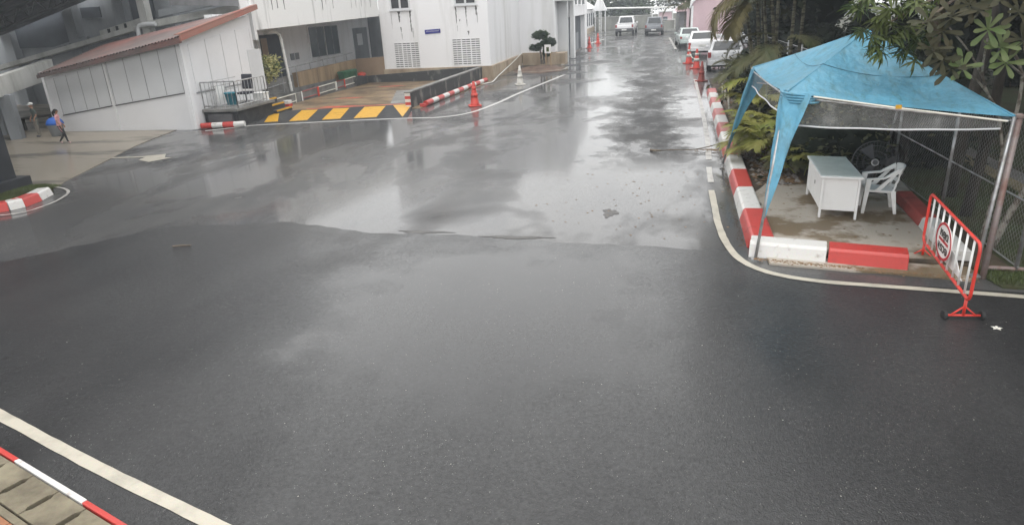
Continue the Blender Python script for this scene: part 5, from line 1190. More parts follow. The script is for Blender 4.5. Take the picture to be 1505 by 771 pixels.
# ------------------------------------------------------------------ parked cars (local: rear at -y, nose at +y)
def inset_quad(q, u0, u1, v0, v1, off):
    a, b, c, d = [Vector(p) for p in q]
    f = lambda u, v: (a.lerp(b, u)).lerp(d.lerp(c, u), v)
    n = (b - a).cross(d - a).normalized()
    return [f(u0, v0) + n * off, f(u1, v0) + n * off, f(u1, v1) + n * off, f(u0, v1) + n * off], n
def make_car(label, paint, kind, loc, rotz, scale=1.0, group='cars parked at the end of the lane'):
    t = thing('parked_car' if kind != 'pickup' else 'pickup_truck', (0, 0, 0), label, 'car' if kind != 'pickup' else 'truck', group)
    W = .90; L = {'hatch': 2.05, 'sedan': 2.2, 'pickup': 2.6, 'suv': 2.3}[kind]; zb = {'hatch': .98, 'sedan': .98, 'pickup': 1.05, 'suv': 1.08}[kind]; zr = {'hatch': 1.50, 'sedan': 1.46, 'pickup': 1.74, 'suv': 1.75}[kind]; z0 = .30 if kind in ('hatch', 'sedan') else .42
    st = [(-L, .05, .80, .86), (-L + .06, 0, 1.0, .95), (-L + .5, 0, 1.0, 1.0), (0, 0, 1.0, 1.0), (L - 1.2, 0, 1.0, 1.0), (L - .35, 0, .93, .95), (L - .05, .04, .72, .84), (L, .1, .6, .74)]
    b = MB(); rings = []
    for y, dz, zt, wf in st:
        zz = z0 + dz; top = z0 + (zb - z0) * zt; w = W * wf
        pr = [(w * .90, zz), (w * .98, zz + .10), (w, (zz + top) / 2), (w * .97, top - .08), (w * .88, top)]
        rings.append([V(x, y, z) for x, z in pr] + [V(-x, y, z) for x, z in pr[::-1]])
    k = len(rings[0]); vs = [p for r_ in rings for p in r_]; fs = [(i * k + j, i * k + (j + 1) % k, (i + 1) * k + (j + 1) % k, (i + 1) * k + j) for i in range(len(rings) - 1) for j in range(k)]
    fs += [tuple(range(k))[::-1], tuple((len(rings) - 1) * k + j for j in range(k))]
    b._add(vs, fs); body = b.build('body', paint, t, smooth=False, bevel=.03)
    for p in body.data.polygons: p.use_smooth = True
    yb0, yb1, yt0, yt1 = {'hatch': (-L + .06, .95, -L + .42, .12), 'sedan': (-1.55, 1.0, -.95, .2), 'pickup': (-.75, 1.15, -.55, .45), 'suv': (-L + .06, 1.1, -L + .35, .25)}[kind]
    wb, wt = .83, .66
    B = [V(-wb, yb0, zb - .03), V(wb, yb0, zb - .03), V(wb, yb1, zb - .03), V(-wb, yb1, zb - .03)]; T_ = [V(-wt, yt0, zr), V(wt, yt0, zr), V(wt, yt1, zr), V(-wt, yt1, zr)]
    cab = MB().hexa(B + T_).build('cabin', paint, t, bevel=.05)
    for q, (u0, u1, v0, v1), nm in (((B[0], B[1], T_[1], T_[0]), (.09, .91, .14, .86), 'rear_window'), ((B[2], B[3], T_[3], T_[2]), (.06, .94, .1, .9), 'windscreen'), ((B[1], B[2], T_[2], T_[1]), (.08, .46, .14, .86), 'side_window'), ((B[1], B[2], T_[2], T_[1]), (.50, .88, .14, .86), 'side_window'), ((B[3], B[0], T_[0], T_[3]), (.54, .92, .14, .86), 'side_window'), ((B[3], B[0], T_[0], T_[3]), (.12, .50, .14, .86), 'side_window')):
        qq, n_ = inset_quad(q, u0, u1, v0, v1, .004); MB().slab(*qq, n_ * .012).build(nm, 'glass_dark', cab)
    if kind == 'pickup':
        for s_ in (-1, 1): MB().box(s_ * .80 - .06, s_ * .80 + .06, -L + .02, -.78, zb - .05, zb + .03).build('bed_side', paint, body, bevel=.015)
        MB().box(-.80, .80, -L + .03, -L + .10, zb - .45, zb + .03).build('tailgate', paint, body, bevel=.015)
        MB().box(-.74, .74, -L + .12, -.80, zb - .04, zb + .005).build('bed_liner', 'rubber', body)
    MB().box(-.86, .86, -L - .07, -L + .12, z0 + .02, z0 + .25).build('bumper', paint if kind != 'pickup' else 'steel_dark', t, bevel=.03)
    MB().box(-.86, .86, L - .16, L + .04, z0 + .02, z0 + .22).build('bumper', paint, t, bevel=.03)
    zl = zb - .30 if kind != 'suv' else zb - .2
    for s_ in (-1, 1):
        MB().box(s_ * .78 - .08, s_ * .78 + .08, -L - .015, -L + .1, zl, zl + (.26 if kind != 'sedan' else .16)).build('tail_light', 'tail_red', t, bevel=.015)
        MB().box(s_ * .62 - .14, s_ * .62 + .14, L - .14, L - .0, z0 + .24, z0 + .38).build('headlight', 'sign_white', t, bevel=.02)
        MB().box(s_ * .95 - .09, s_ * .95 + .09, yb1 - .35, yb1 - .23, zb - .02, zb + .13).build('mirror', paint, t, bevel=.03)
    MB().box(-.24, .24, -L - .085, -L - .06, z0 + (.30 if kind != 'pickup' else .07), z0 + (.42 if kind != 'pickup' else .19)).build('number_plate', 'plate', t)
    r_ = .31 if kind in ('hatch', 'sedan') else .38
    for y in (-L + .78, L - .85):
        for s_ in (-1, 1):
            w = MB().tube([(s_ * .70, y, r_), (s_ * .905, y, r_)], r_, 20).build('wheel', 'rubber', t, bevel=.03)
            MB().tube([(s_ * .80, y, r_), (s_ * .915, y, r_)], r_ * .62, 14).build('rim', 'rim', w, bevel=.01)
    MB().box(-.80, .80, -L + .2, L - .2, z0 - .08, z0 + .05).build('underbody', 'rubber', t)
    t.location = loc; t.rotation_euler.z = rotz; t.scale = (scale,) * 3
    return t
make_car('silver hatchback parked behind the palm fronds, nearest of the parked cars', 'car_silver', 'hatch', (3.85, 39.7, 0), R(-5), 1.05)
make_car('white saloon parked with the two orange cones behind it', 'car_white', 'sedan', (3.25, 51.0, 0), R(-2), 1.05)
make_car('pale green car parked in front of the white saloon', 'car_green', 'sedan', (2.75, 60.6, 0), R(4), 1.0)
make_car('white pickup truck standing on the left side at the far end', 'car_white', 'pickup', (-3.35, 87.5, 0), R(-3), 1.22, 'pickups at the far end')
make_car('dark grey pickup truck driving away at the far end of the lane', 'car_grey', 'pickup', (.0, 84.5, 0), R(-2), 1.12, 'pickups at the far end')
make_car('dark-windowed tall wagon half hidden behind the palm stems', 'car_silver', 'suv', (6.4, 55.5, 0), R(75), 1.0)

# ------------------------------------------------------------------ far end of the lane
t = thing('far_cottage', (-9, 98, 0), 'small white building with a gabled porch at the far left end', 'building')
MB().box(-16, -8.9, 88, 108, 0, 3.1).build('wall', 'white_wall', t)
MB().prism([(-16.4, 87.6, 3.1), (-8.6, 87.6, 3.1), (-12.5, 87.6, 5.6)], (0, 21, 0)).build('roof', 'stained_white', t)
for i in range(6): MB().box(-8.9, -8.86, 89 + 3 * i, 90.4 + 3 * i, .9, 2.5).build('window', 'glass_window', t)
MB().box(-8.95, -8.80, 88, 108, 0, .6).build('base', 'base_brown', t)
pr = MB().prism([(-8.7, 101, 2.75), (-6.7, 101, 2.75), (-7.5, 101, 4.6), (-7.9, 101, 4.6)], (0, 1.5, 0)).build('porch_roof', 'white_wall', t)
for x in (-8.3, -7.5, -6.9): MB().tube([(x, 101.2, 0), (x, 101.2, 2.8)], .07, 6).build('porch_post', 'white_wall', t)
for z in (.7, 1.2, 1.7, 2.2): MB().box(-8.3, -7.5, 101.15, 101.25, z, z + .08).build('porch_rung', 'steel', t)
t = thing('boundary_wall', (-2, 106, 0), 'grey concrete panel wall closing the far end of the lane', 'wall')
for i in range(11):
    x = -10 + i * 1.5; MB().box(x, x + 1.42, 105.9, 106.1, 0, 1.75).build('panel', 'far_wall', t); MB().box(x - .06, x + .06, 105.8, 106.15, 0, 1.9).build('post', 'far_wall', t)
MB().box(-10, 6.5, 105.85, 106.12, 1.76, 1.86).build('coping', 'canopy_fascia', t)
t = thing('pipe_gantry', (-2, 104, 0), 'white horizontal pipe carried on posts above the far wall', 'gantry')
MB().tube([(-8.0, 104.5, 3.05), (2.6, 104.5, 2.72)], .12, 8).build('pipe', 'pvc_white', t)
for x in (-8.0, -.4, .5, 2.5): MB().tube([(x, 104.5, 0), (x, 104.5, 3.05 - .03 * (x + 8))], .08, 6).build('post', 'pvc_white', t)
t = thing('pink_hut', (1.3, 101, 0), 'small pink hut at the far end with a flat white roof', 'building')
MB().box(.6, 2.3, 100, 103, 0, 2.2).build('wall', 'pink_house', t); MB().box(.4, 2.5, 99.8, 103.2, 2.2, 2.4).build('roof', 'white_wall', t, bevel=.02); MB().box(1.1, 1.7, 99.96, 100.02, 0, 1.6).build('door', 'glass_window', t)
t = thing('white_gate', (.8, 92, 0), 'white pipe frame gate beside the grey pickup', 'gate')
MB().tube([(.9, 92, 0), (.9, 92, 1.45), (2.5, 92, 1.4), (2.5, 92, 0)], .05, 6).build('frame', 'pvc_white', t)
MB().box(.95, 2.45, 91.97, 92.03, .1, 1.3).build('panel', 'far_wall', t); MB().box(.9, 2.6, 91.6, 91.9, 0, .28).build('step', 'canopy_fascia', t, bevel=.02)
t = thing('dark_shed', (3.4, 84, 0), 'dark walled shed with a pinkish roof beyond the parked cars', 'building')
MB().box(2.6, 6.5, 80, 90, 0, 2.45).build('wall', 'roof_dark', t); MB().prism([(2.2, 79.6, 2.45), (7, 79.6, 2.45), (4.6, 79.6, 4.3)], (0, 11, 0)).build('roof', 'pink_house', t)
MB().box(2.56, 2.6, 82, 83.2, 0, 2).build('door', 'far_wall', t)
t = thing('pink_house', (5.5, 64, 0), 'pale pink house with a white corner behind the parked cars', 'building')
MB().box(3.15, 10, 63, 74, 0, 3.55).build('wall', 'pink_house', t)
MB().box(3.05, 3.22, 62.9, 63.05, 0, 3.1).build('corner_post', 'white_wall', t)
MB().prism(smooth_line([(2.95, 62.8, 2.9), (3.2, 62.8, 3.4), (3.8, 62.8, 3.75), (5.5, 62.8, 4.2), (10.3, 62.8, 4.6)], .3) + [V(10.3, 62.8, 4.75), V(5.4, 62.8, 4.4), V(3.6, 62.8, 3.92), V(3.05, 62.8, 3.5)], (0, 11.5, 0)).build('roof', 'white_wall', t)
w = MB().box(6.4, 8.0, 62.95, 63.02, 1.0, 2.2).build('window', 'glass_window', t); MB().box(6.3, 8.1, 62.88, 63.02, .9, .98).build('sill', 'white_wall', w)

# ------------------------------------------------------------------ trees
def tree(name, label, base, trunk, blobs, n, size, mats, r0=.16, seed=1, clump=26, crad=.35, group=None, bark='bark', cat='tree', limbs=6, droop=0.0, core=0.0):
    t = thing(name, base, label, cat, group); g = random.Random(seed)
    b = MB(); P = [Vector(p) for p in trunk]; k = len(P)
    b.tube(smooth_line(P, .5), [r0 * (1 - .55 * i / max(1, len(smooth_line(P, .5)) - 1)) for i in range(len(smooth_line(P, .5)))], 9).build('trunk', bark, t, smooth=True)
    for i in range(limbs):
        bl = blobs[i % len(blobs)]; e = V(bl[0] + g.uniform(-.5, .5) * bl[3], bl[1] + g.uniform(-.5, .5) * bl[4], bl[2] + g.uniform(-.3, .5) * bl[5]); s0 = P[-1].lerp(P[-2], g.random() * .6)
        m_ = s0.lerp(e, .5) + V(0, 0, g.uniform(-.1, .4)); q = smooth_line([s0, m_, e], .4)
        MB().tube(q, [r0 * .42 * (1 - .8 * j / (len(q) - 1)) for j in range(len(q))], 6).build('limb', bark, t, smooth=True)
    cr_ = leaf_cloud('crown', blobs, n, size, mats, t, clump, crad, seed=seed, droop=droop)
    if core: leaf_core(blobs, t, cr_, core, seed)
    return t
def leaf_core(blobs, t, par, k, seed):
    """opaque dark core added inside a crown: lumpy solid shells that close pale gaps between leaves"""
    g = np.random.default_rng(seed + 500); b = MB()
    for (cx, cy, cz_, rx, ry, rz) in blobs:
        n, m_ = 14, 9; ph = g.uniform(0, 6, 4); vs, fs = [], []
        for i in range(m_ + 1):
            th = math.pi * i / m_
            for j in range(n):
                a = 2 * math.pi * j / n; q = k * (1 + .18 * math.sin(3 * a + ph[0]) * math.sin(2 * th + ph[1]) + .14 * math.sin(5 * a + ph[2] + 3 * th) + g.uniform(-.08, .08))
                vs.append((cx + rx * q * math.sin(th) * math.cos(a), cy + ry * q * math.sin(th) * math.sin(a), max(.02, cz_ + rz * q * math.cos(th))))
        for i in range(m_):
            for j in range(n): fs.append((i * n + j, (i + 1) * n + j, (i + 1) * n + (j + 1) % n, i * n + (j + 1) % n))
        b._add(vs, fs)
    return b.build('opaque_core', 'leaf_deep', par, smooth=True)
D = ['leaf_dark', 'leaf_deep', 'leaf_deep']
bg = [
    ('tall dark tree rising behind the tent apex', (7.2, 20.5), 12.5, 4.2, 11),
    ('dark spreading tree behind the plank screen, left of the tent apex', (7.6, 29.0), 12.5, 4.0, 12),
    ('large dark tree beyond the side road at the right edge', (13.5, 20.0), 12.5, 4.6, 13),
    ('dense dark tree between the side road and the parked wagon', (9.5, 36.5), 11.0, 3.8, 14),
    ('dark tree farther back behind the palm stems', (8.5, 45.0), 8.5, 3.3, 15),
    ('tall dark tree added past the right edge, its crown over the road corner', (10.2, 9.8), 11.5, 4.2, 17),  # unseen tree, added so the right side of the road reflects dark
    ('broad dark tree at the back of the side road', (15.5, 31.5), 10., 4.5, 16),
]
for lab, (x, y), h, rr, sd in bg:
    g = random.Random(sd); bl = [(x, y, h * .62, rr, rr, h * .36)]
    for i in range(5):
        a = i * 1.257 + g.random(); bl.append((x + rr * .75 * math.cos(a), y + rr * .75 * math.sin(a), h * g.uniform(.32, .75), rr * .6, rr * .6, h * .24))
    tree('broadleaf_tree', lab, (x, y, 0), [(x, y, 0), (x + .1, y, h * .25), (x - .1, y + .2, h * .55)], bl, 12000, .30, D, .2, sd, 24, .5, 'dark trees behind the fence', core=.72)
def hedge(label, pts, h, sd, n, mats=D):
    t = thing('hedge', (*pts[0], 0), label, 'hedge'); g = random.Random(sd); bl = []
    for (x, y) in pts: bl.append((x, y, h * .5 + g.uniform(-.1, .15) * h, .95, 1.0, h * .52))
    st = MB()
    for x, y in pts: st.tube([(x, y, 0), (x + g.uniform(-.2, .2), y, h * .6)], .035, 5)
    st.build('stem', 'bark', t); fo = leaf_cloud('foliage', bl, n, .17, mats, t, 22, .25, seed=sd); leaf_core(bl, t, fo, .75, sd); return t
hedge('tall dark hedge along the far side of the side road', [(7.6 + 1.35 * i, 27.6 + .25 * i) for i in range(14)], 3.4, 31, 15000)
hedge('dark shrubs behind the plank screen and palms', [(5.7, 15.5), (5.8, 17), (6.0, 18.4), (6.1, 20), (6.0, 21.8), (6.2, 23.5), (5.9, 25.3), (6.2, 27), (5.6, 29), (5.8, 31), (5.4, 33)], 2.5, 32, 14000)
hedge('low dark shrubs inside the fence behind the desk', [(3.4, 15.0), (4.1, 14.9), (3.9, 16.1), (4.2, 17.5), (3.8, 19.0), (4.3, 20.5), (4.2, 22.3)], 1.25, 33, 7000, ['leaf_dark', 'leaf_deep', 'frond_dark'])
hedge('dark low shrubs among the palm stems left of the tent', [(3.6, 19.8), (4.0, 21.5), (3.5, 23.2), (3.9, 25.0), (3.5, 27.0), (3.9, 29.0)], 1.7, 35, 7000, ['leaf_dark', 'leaf_deep', 'frond_dark'])
hedge('dark bushes at the right edge behind the plumeria', [(8.3, 13.2), (9.4, 12.6), (10.5, 12.2), (11.5, 12.0)], 2.6, 34, 6000)
tree('broadleaf_tree', 'small dark-trunked tree beyond the fence whose shade falls on the grass', (5.35, 13.15, 0), [(5.35, 13.15, 0), (5.42, 13.2, 1.2), (5.6, 13.4, 2.6), (5.8, 13.6, 4.2)],
     [(7.0, 14.3, 6.6, 2.6, 3.0, 1.9), (5.9, 12.6, 5.6, 1.5, 1.6, 1.1), (8.2, 12.0, 5.2, 1.8, 1.8, 1.4), (6.3, 16.5, 5.4, 2.0, 2.0, 1.5), (7.6, 11.2, 3.9, 1.2, 1.2, .9)], 9000, .24, ['leaf_dark', 'leaf_mango', 'leaf_deep'], .13, 41, 24, .4, bark='wood_dark')
# far trees behind the boundary wall
for i, (x, y, h, rr, lab) in enumerate(((-13, 116, 9, 4.2, 'green tree behind the white cottage at the far end'), (-6.2, 113, 6.5, 3.2, 'bright green tree over the far wall, left of the pickups'), (-1.0, 120, 10, 5, 'tall tree behind the far wall between the pickups'), (5.2, 115, 9, 4.0, 'green tree behind the pink hut'), (11, 104, 9, 4.5, 'dark green tree behind the dark shed'), (-3.6, 114, 4.6, 2.4, 'low round tree over the middle of the far wall'))):
    g = random.Random(60 + i); bl = [(x, y, h * .6, rr, rr, h * .38)] + [(x + rr * .7 * math.cos(a), y + rr * .7 * math.sin(a), h * g.uniform(.35, .75), rr * .55, rr * .55, h * .22) for a in (g.uniform(0, 6.28) for _ in range(4))]
    tree('far_tree', lab, (x, y, 0), [(x, y, 0), (x, y, h * .3), (x, y, h * .6)], bl, 4200, .5, ['leaf_far', 'leaf_far', 'leaf_dark'], .2, 60 + i, 24, .6, 'trees beyond the far wall')
# a tree row behind the white buildings on the left keeps the horizon closed
# ------------------------------------------------------------------ mango branches reaching over the tent
def leaf_mesh(name, L, W, m, fold=.25, droop=.2, n=5, ob=False):
    vs, fs = [], []
    for i in range(n + 1):
        s_ = i / n; w = W * math.sin(math.pi * min(1, s_ * .92 + .08)) ** .8 * (1 if s_ < .98 else .05); w = W * max(.04, s_ ** .75 * (1 - s_ ** 7) ** .5 * 1.1) if ob else w; y = L * s_; z = -droop * L * s_ * s_
        vs += [(-w / 2, y, z + fold * w / 2), (0, y, z), (w / 2, y, z + fold * w / 2)]
    for i in range(n):
        for j in range(2): k = i * 3 + j; fs.append((k, k + 1, k + 4, k + 3))
    me = bpy.data.meshes.new(name); me.from_pydata(vs, [], fs); me.materials.append(MATS[m])
    for p in me.polygons: p.use_smooth = True
    return me
def rosette_mesh(name, leaves, m, fold, droop, seed, L, W):
    """a shoot tip: leaves spiralling round it"""
    g = random.Random(seed); vs, fs = [], []
    base = leaf_mesh('tmp', L, W, m, fold, droop)
    for i in range(leaves):
        a = i * 2.4; el = g.uniform(-.55, .35); s_ = g.uniform(.7, 1.1)
        mt = Matrix.Rotation(a, 3, 'Z') @ Matrix.Rotation(el, 3, 'X') @ Matrix.Scale(s_, 3)
        k = len(vs); vs += [mt @ v.co + V(0, 0, i * .006) for v in base.vertices]; fs += [[k + j for j in p.vertices] for p in base.polygons]
    bpy.data.meshes.remove(base)
    me = bpy.data.meshes.new(name); me.from_pydata(vs, [], fs); me.materials.append(MATS[m])
    for p in me.polygons: p.use_smooth = True
    return me
MANGO = [rosette_mesh('leaf_cluster', 13, 'leaf_mango', .3, .45, 70 + i, .21, .042) for i in range(3)]
t = thing('mango_tree', (5.15, 11.9, 0), 'mango tree behind the fence with drooping leaf clusters over the tent top', 'tree')
tb = [(5.15, 11.9, 0), (5.2, 11.8, 1.4), (5.0, 11.4, 2.8), (4.6, 10.95, 3.65)]
MB().tube(smooth_line(tb, .4), [.09 - .004 * i for i in range(len(smooth_line(tb, .4)))], 8).build('trunk', 'wood_dark', t, smooth=True)
mc = [(2.73, 10.50, 3.38), (2.95, 10.50, 3.22), (2.80, 10.50, 3.09), (3.15, 10.50, 3.31), (3.35, 10.50, 3.37), (3.09, 10.50, 3.11), (3.32, 10.50, 3.04), (3.52, 10.50, 3.09), (2.92, 10.50, 2.79), (3.10, 10.50, 2.76), (3.29, 10.50, 2.79), (3.47, 10.50, 2.70), (3.51, 10.50, 2.88), (3.67, 10.50, 2.97), (3.01, 10.50, 2.97), (3.22, 10.50, 2.94),
      (2.9, 10.9, 3.5), (3.3, 10.9, 3.55), (3.7, 10.7, 3.3), (3.85, 10.9, 3.45), (3.6, 11.2, 3.6), (4.1, 11.2, 3.7), (2.7, 11.0, 3.75), (3.1, 11.2, 3.9), (3.5, 11, 4.1), (4.0, 11.3, 4.1)]
g = random.Random(9)
for (bx, by, bz_) in ((2.95, 10.55, 3.05), (3.4, 10.6, 2.95), (2.95, 10.75, 3.5), (3.7, 10.7, 3.2), (3.4, 11.1, 3.8)):
    q = smooth_line([V(4.6, 10.95, 3.65), V((4.6 + bx) / 2, (10.95 + by) / 2, (3.65 + bz_) / 2 + .12), V(bx, by, bz_)], .2)
    MB().tube(q, [.026 - .016 * i / len(q) for i in range(len(q))], 6).build('limb', 'bark', t, smooth=True)
for i, p in enumerate(mc):
    for k in range(2):
        o = link('leaf_cluster', MANGO[(i + k) % 3], t); o.location = V(*p) - org(t) + V(g.uniform(-.07, .07), g.uniform(-.15, .15) + .05, g.uniform(-.06, .06)); o.rotation_euler = (g.uniform(-.9, .3), g.uniform(-.5, .5), g.uniform(0, 6.28)); o.scale = (g.uniform(.85, 1.15),) * 3
# ------------------------------------------------------------------ plumeria
t = thing('plumeria_tree', (4.85, 10.2, 0), 'plumeria with lichen-spotted trunk and broad leaf rosettes beside the tent', 'tree')
for pts, r0 in (([(4.86, 10.3, -.05), (4.95, 10.3, .27), (5.05, 10.3, .63), (5.2, 10.3, 1.05), (5.3, 10.3, 1.5)], .055), ([(4.75, 10.35, 0), (4.78, 10.3, .9), (4.77, 10.3, 1.46), (4.83, 10.3, 1.92), (4.78, 10.25, 2.46), (4.6, 10.2, 2.75)], .035), ([(4.77, 10.3, 1.4), (4.62, 10.3, 1.95), (4.43, 10.25, 2.2), (4.28, 10.2, 2.5), (4.2, 10.05, 2.95)], .022), ([(4.43, 10.25, 2.2), (4.25, 10.2, 2.4), (3.95, 10.1, 2.58)], .018), ([(4.35, 10.2, 2.35), (4.1, 10.2, 2.75), (3.75, 10.1, 3.1)], .016), ([(4.78, 10.25, 2.46), (4.5, 10.1, 2.65)], .018)):
    q = smooth_line(pts, .15); MB().tube(q, [r0 * (1 - .45 * i / len(q)) for i in range(len(q))], 8).build('limb', 'bark_pale', t, smooth=True)
PL = [leaf_mesh('leaf', .25, .085, 'leaf_plumeria', .12, .18, 8, True), leaf_mesh('leaf', .24, .08, 'leaf_plumeria_dull', .12, .25, 8, True)]
pp = [((4.16, 10.0, 3.09), 0), ((4.36, 10.0, 2.86), 0), ((4.44, 10.0, 2.67), 0), ((4.47, 10.0, 3.28), 1), ((3.72, 10.0, 3.26), 1), ((3.90, 10.0, 3.39), 1), ((3.57, 10.0, 2.85), 1), ((3.69, 10.0, 2.74), 1), ((3.82, 10.0, 2.62), 1), ((3.95, 10.0, 2.62), 0), ((3.46, 10.0, 3.21), 1), ((4.03, 10.0, 3.32), 1), ((4.58, 10.0, 2.95), 1), ((3.66, 10.05, 3.08), 1), ((4.2, 10.3, 3.45), 1), ((4.7, 10.2, 3.4), 1), ((5.3, 10.3, 1.7), 1), ((5.0, 10.4, 2.9), 1)]
g = random.Random(12)
for p, kind in pp:
    c = V(*p) - org(t); tilt = Matrix.Rotation(g.uniform(.1, .7), 3, V(g.uniform(-1, 1), g.uniform(-1, .2), 0).normalized())
    for i in range(9):
        o = link('leaf', PL[kind], t); o.location = c + V(0, 0, -.01 * (9 - i) * .6)
        mt = Matrix.Rotation(.9, 3, 'X') @ tilt @ Matrix.Rotation(i * 2.4 + g.uniform(-.2, .2), 3, 'Z') @ Matrix.Rotation(.75 - .07 * (9 - i) + g.uniform(-.15, .15), 3, 'X')
        o.rotation_euler = mt.to_euler(); o.scale = (g.uniform(.8, 1.1),) * 3
fl = MB()
for k in range(5):
    a = k * 1.2566; c, s_ = math.cos(a), math.sin(a); b0 = V(4.50, 9.8, 3.24)
    fl._add([b0, b0 + V(.03 * c - .015 * s_, 0, .03 * s_ + .015 * c), b0 + V(.05 * c, -.01, .05 * s_), b0 + V(.03 * c + .015 * s_, 0, .03 * s_ - .015 * c)], [(0, 1, 2, 3)])
fl.build('blossom', 'petal', t)

# ------------------------------------------------------------------ palms
def frond_mesh(name, L, droop, m, seed, ll=.42, n=30):
    g = random.Random(seed); b = MB(); pts = []
    def rp(s_): return V(.04 * L * math.sin(2.2 * s_ + seed), L * (s_ - .22 * droop * s_ ** 3), L * (.42 * s_ - droop * .62 * s_ * s_))
    b.tube([rp(i / 10) for i in range(11)], [.014 - .0115 * i / 10 for i in range(11)], 4)
    for i in range(n):
        s_ = .14 + .86 * i / (n - 1); p = rp(s_); tg = (rp(min(1.001, s_ + .02)) - rp(s_ - .02)).normalized(); side = tg.cross(V(0, 0, 1)).normalized(); up = side.cross(tg)
        l = ll * math.sin(math.pi * (.18 + .76 * s_)) ** .7
        for sg_ in (-1, 1):
            d = (tg * (.62 + .35 * s_) + side * sg_ * .85 + up * g.uniform(.02, .22)).normalized(); w = .016 * g.uniform(.8, 1.2); wd = d.cross(up).normalized() * w
            a0 = p; a1 = p + d * l * .5 + V(0, 0, -.05 * l); a2 = p + d * l * .97 + V(0, 0, -.34 * l * g.uniform(.7, 1.3))
            b._add([a0 - wd * .5, a0 + wd * .5, a1 + wd, a1 - wd, a2], [(0, 1, 2, 3), (3, 2, 4)])
    me_o = b.build(name, m, None, recalc=False); me = me_o.data; bpy.data.objects.remove(me_o); return me
FR_G = [frond_mesh('frond', 1.0, .75 + .2 * i, 'frond_green', 80 + i) for i in range(3)]
FR_O = [frond_mesh('frond', 1.0, .95 + .2 * i, 'frond_olive', 90 + i) for i in range(3)]
FR_D = [frond_mesh('frond', 1.0, .8 + .2 * i, 'frond_dark', 95 + i) for i in range(3)]
def put_frond(t, p, az, el, L, bank, k, g, roll=0.0):
    o = link('frond', bank[k % 3], t); o.location = Vector(p) - org(t); o.scale = (L, L, L)
    o.rotation_euler = (Matrix.Rotation(az, 3, 'Z') @ Matrix.Rotation(el, 3, 'X') @ Matrix.Rotation(roll, 3, 'Y')).to_euler()
def palm(label, base, stems, bank, seed, L=1.6, per=7, sucker=0, sl=1.0, sbank=None):
    g = random.Random(seed); t = thing('areca_palm', (*base, 0), label, 'palm tree', 'palms in the garden strip')
    for (dx, dy, tx_, ty, h) in stems:
        b0, b1 = V(base[0] + dx, base[1] + dy, 0), V(base[0] + tx_, base[1] + ty, h)
        q = smooth_line([b0, b0.lerp(b1, .5) + V(g.uniform(-.08, .08), g.uniform(-.08, .08), 0), b1], .3)
        MB().tube(q, [.055 - .015 * i / len(q) for i in range(len(q))], 8).build('stem', 'palm_stem', t, smooth=True)
        for k in range(per):
            put_frond(t, b1 + V(0, 0, g.uniform(-.15, .1)), 2 * math.pi * k / per + g.uniform(-.3, .3), g.uniform(.0, .8), L * g.uniform(.8, 1.15), bank, k, g)
    for k in range(sucker):
        a = g.uniform(0, 6.28); put_frond(t, V(base[0] + g.uniform(-.35, .35), base[1] + g.uniform(-.5, .5), g.uniform(.05, .35)), a, g.uniform(.35, 1.0), sl * g.uniform(.8, 1.25), sbank or bank, k, g)
    return t, g
t, g = palm('tall clump of ringed palm stems left of the tent', (3.45, 21.0), [(-.3, -.2, -1.15, -.6, 4.0), (-.1, .1, -.75, -.3, 4.3), (.05, -.3, -.45, -.2, 4.6), (.2, .2, -.1, .1, 4.4), (-.35, .4, -.95, .5, 3.9), (.35, -.1, .35, .1, 4.7), (.1, .5, -.5, .8, 4.9), (.5, .3, .7, .6, 4.3)], FR_D, 5, 1.9, 6, 8, 1.5, FR_D)
for p, az, el, L, bk in (((2.6, 19.8, 3.7), 1.5, -.25, 1.75, FR_O), ((2.45, 19.6, 3.65), 1.85, -.35, 1.6, FR_O), ((2.5, 20.2, 3.6), 1.2, -.5, 1.5, FR_O), ((2.55, 19.9, 3.55), 2.3, -.6, 1.5, FR_O), ((2.75, 20.3, 3.5), 1.7, -.8, 1.4, FR_D),
                         ((2.95, 19.6, 2.0), 2.2, .2, 1.4, FR_D), ((3.1, 19.3, 2.3), 2.7, .1, 1.4, FR_D), ((3.2, 19.8, 2.6), 1.3, -.1, 1.6, FR_D), ((3.3, 19.0, 1.9), 3.1, .2, 1.2, FR_D), ((3.4, 19.2, 2.5), 3.6, .1, 1.3, FR_D), ((2.75, 19.4, 1.5), 1.9, .35, 1.35, FR_D), ((2.7, 19.3, 1.3), 1.55, .5, 1.3, FR_D), ((2.8, 19.2, 1.35), 2.2, .3, 1.3, FR_G), ((2.6, 19.6, 1.6), 1.3, .45, 1.2, FR_D), ((2.7, 19.1, 1.0), 1.8, .2, 1.2, FR_G)):
    put_frond(t, p, az, el, L, bk, int(L * 10), g)
t, g = palm('low green palm clump right behind the striped kerb and tent leg', (2.75, 16.6), [(0, 0, .05, .1, .8)], FR_G, 6, 1.1, 7, 13, 1.05, FR_G)
for p, az, el, L, bk in (((2.5, 15.9, .35), 1.7, .65, 1.2, FR_G), ((2.55, 15.7, .4), 2.1, .6, 1.2, FR_G), ((2.5, 16.0, .5), 1.3, .75, 1.25, FR_G), ((2.6, 15.6, .35), 2.6, .65, 1.1, FR_G), ((2.6, 15.8, .5), 1.0, .8, 1.1, FR_G), ((2.45, 15.5, .3), 1.9, .35, 1.0, FR_G), ((2.7, 15.6, .4), 3.2, .7, 1.0, FR_G), ((2.7, 16.4, .45), 1.6, .55, 1.15, FR_G), ((2.7, 16.3, .5), 1.9, .4, 1.1, FR_G), ((2.75, 16.2, .4), 2.3, .5, 1.1, FR_G), ((2.7, 16.5, .6), 1.2, .6, 1.1, FR_G), ((2.8, 16.2, .5), 2.8, .5, .9, FR_G), ((2.8, 16.2, .3), 3.3, .4, .9, FR_O), ((2.6, 16.2, .3), 2.0, .2, .9, FR_O)):
    put_frond(t, p, az, el, L, bk, int(L * 10), g)
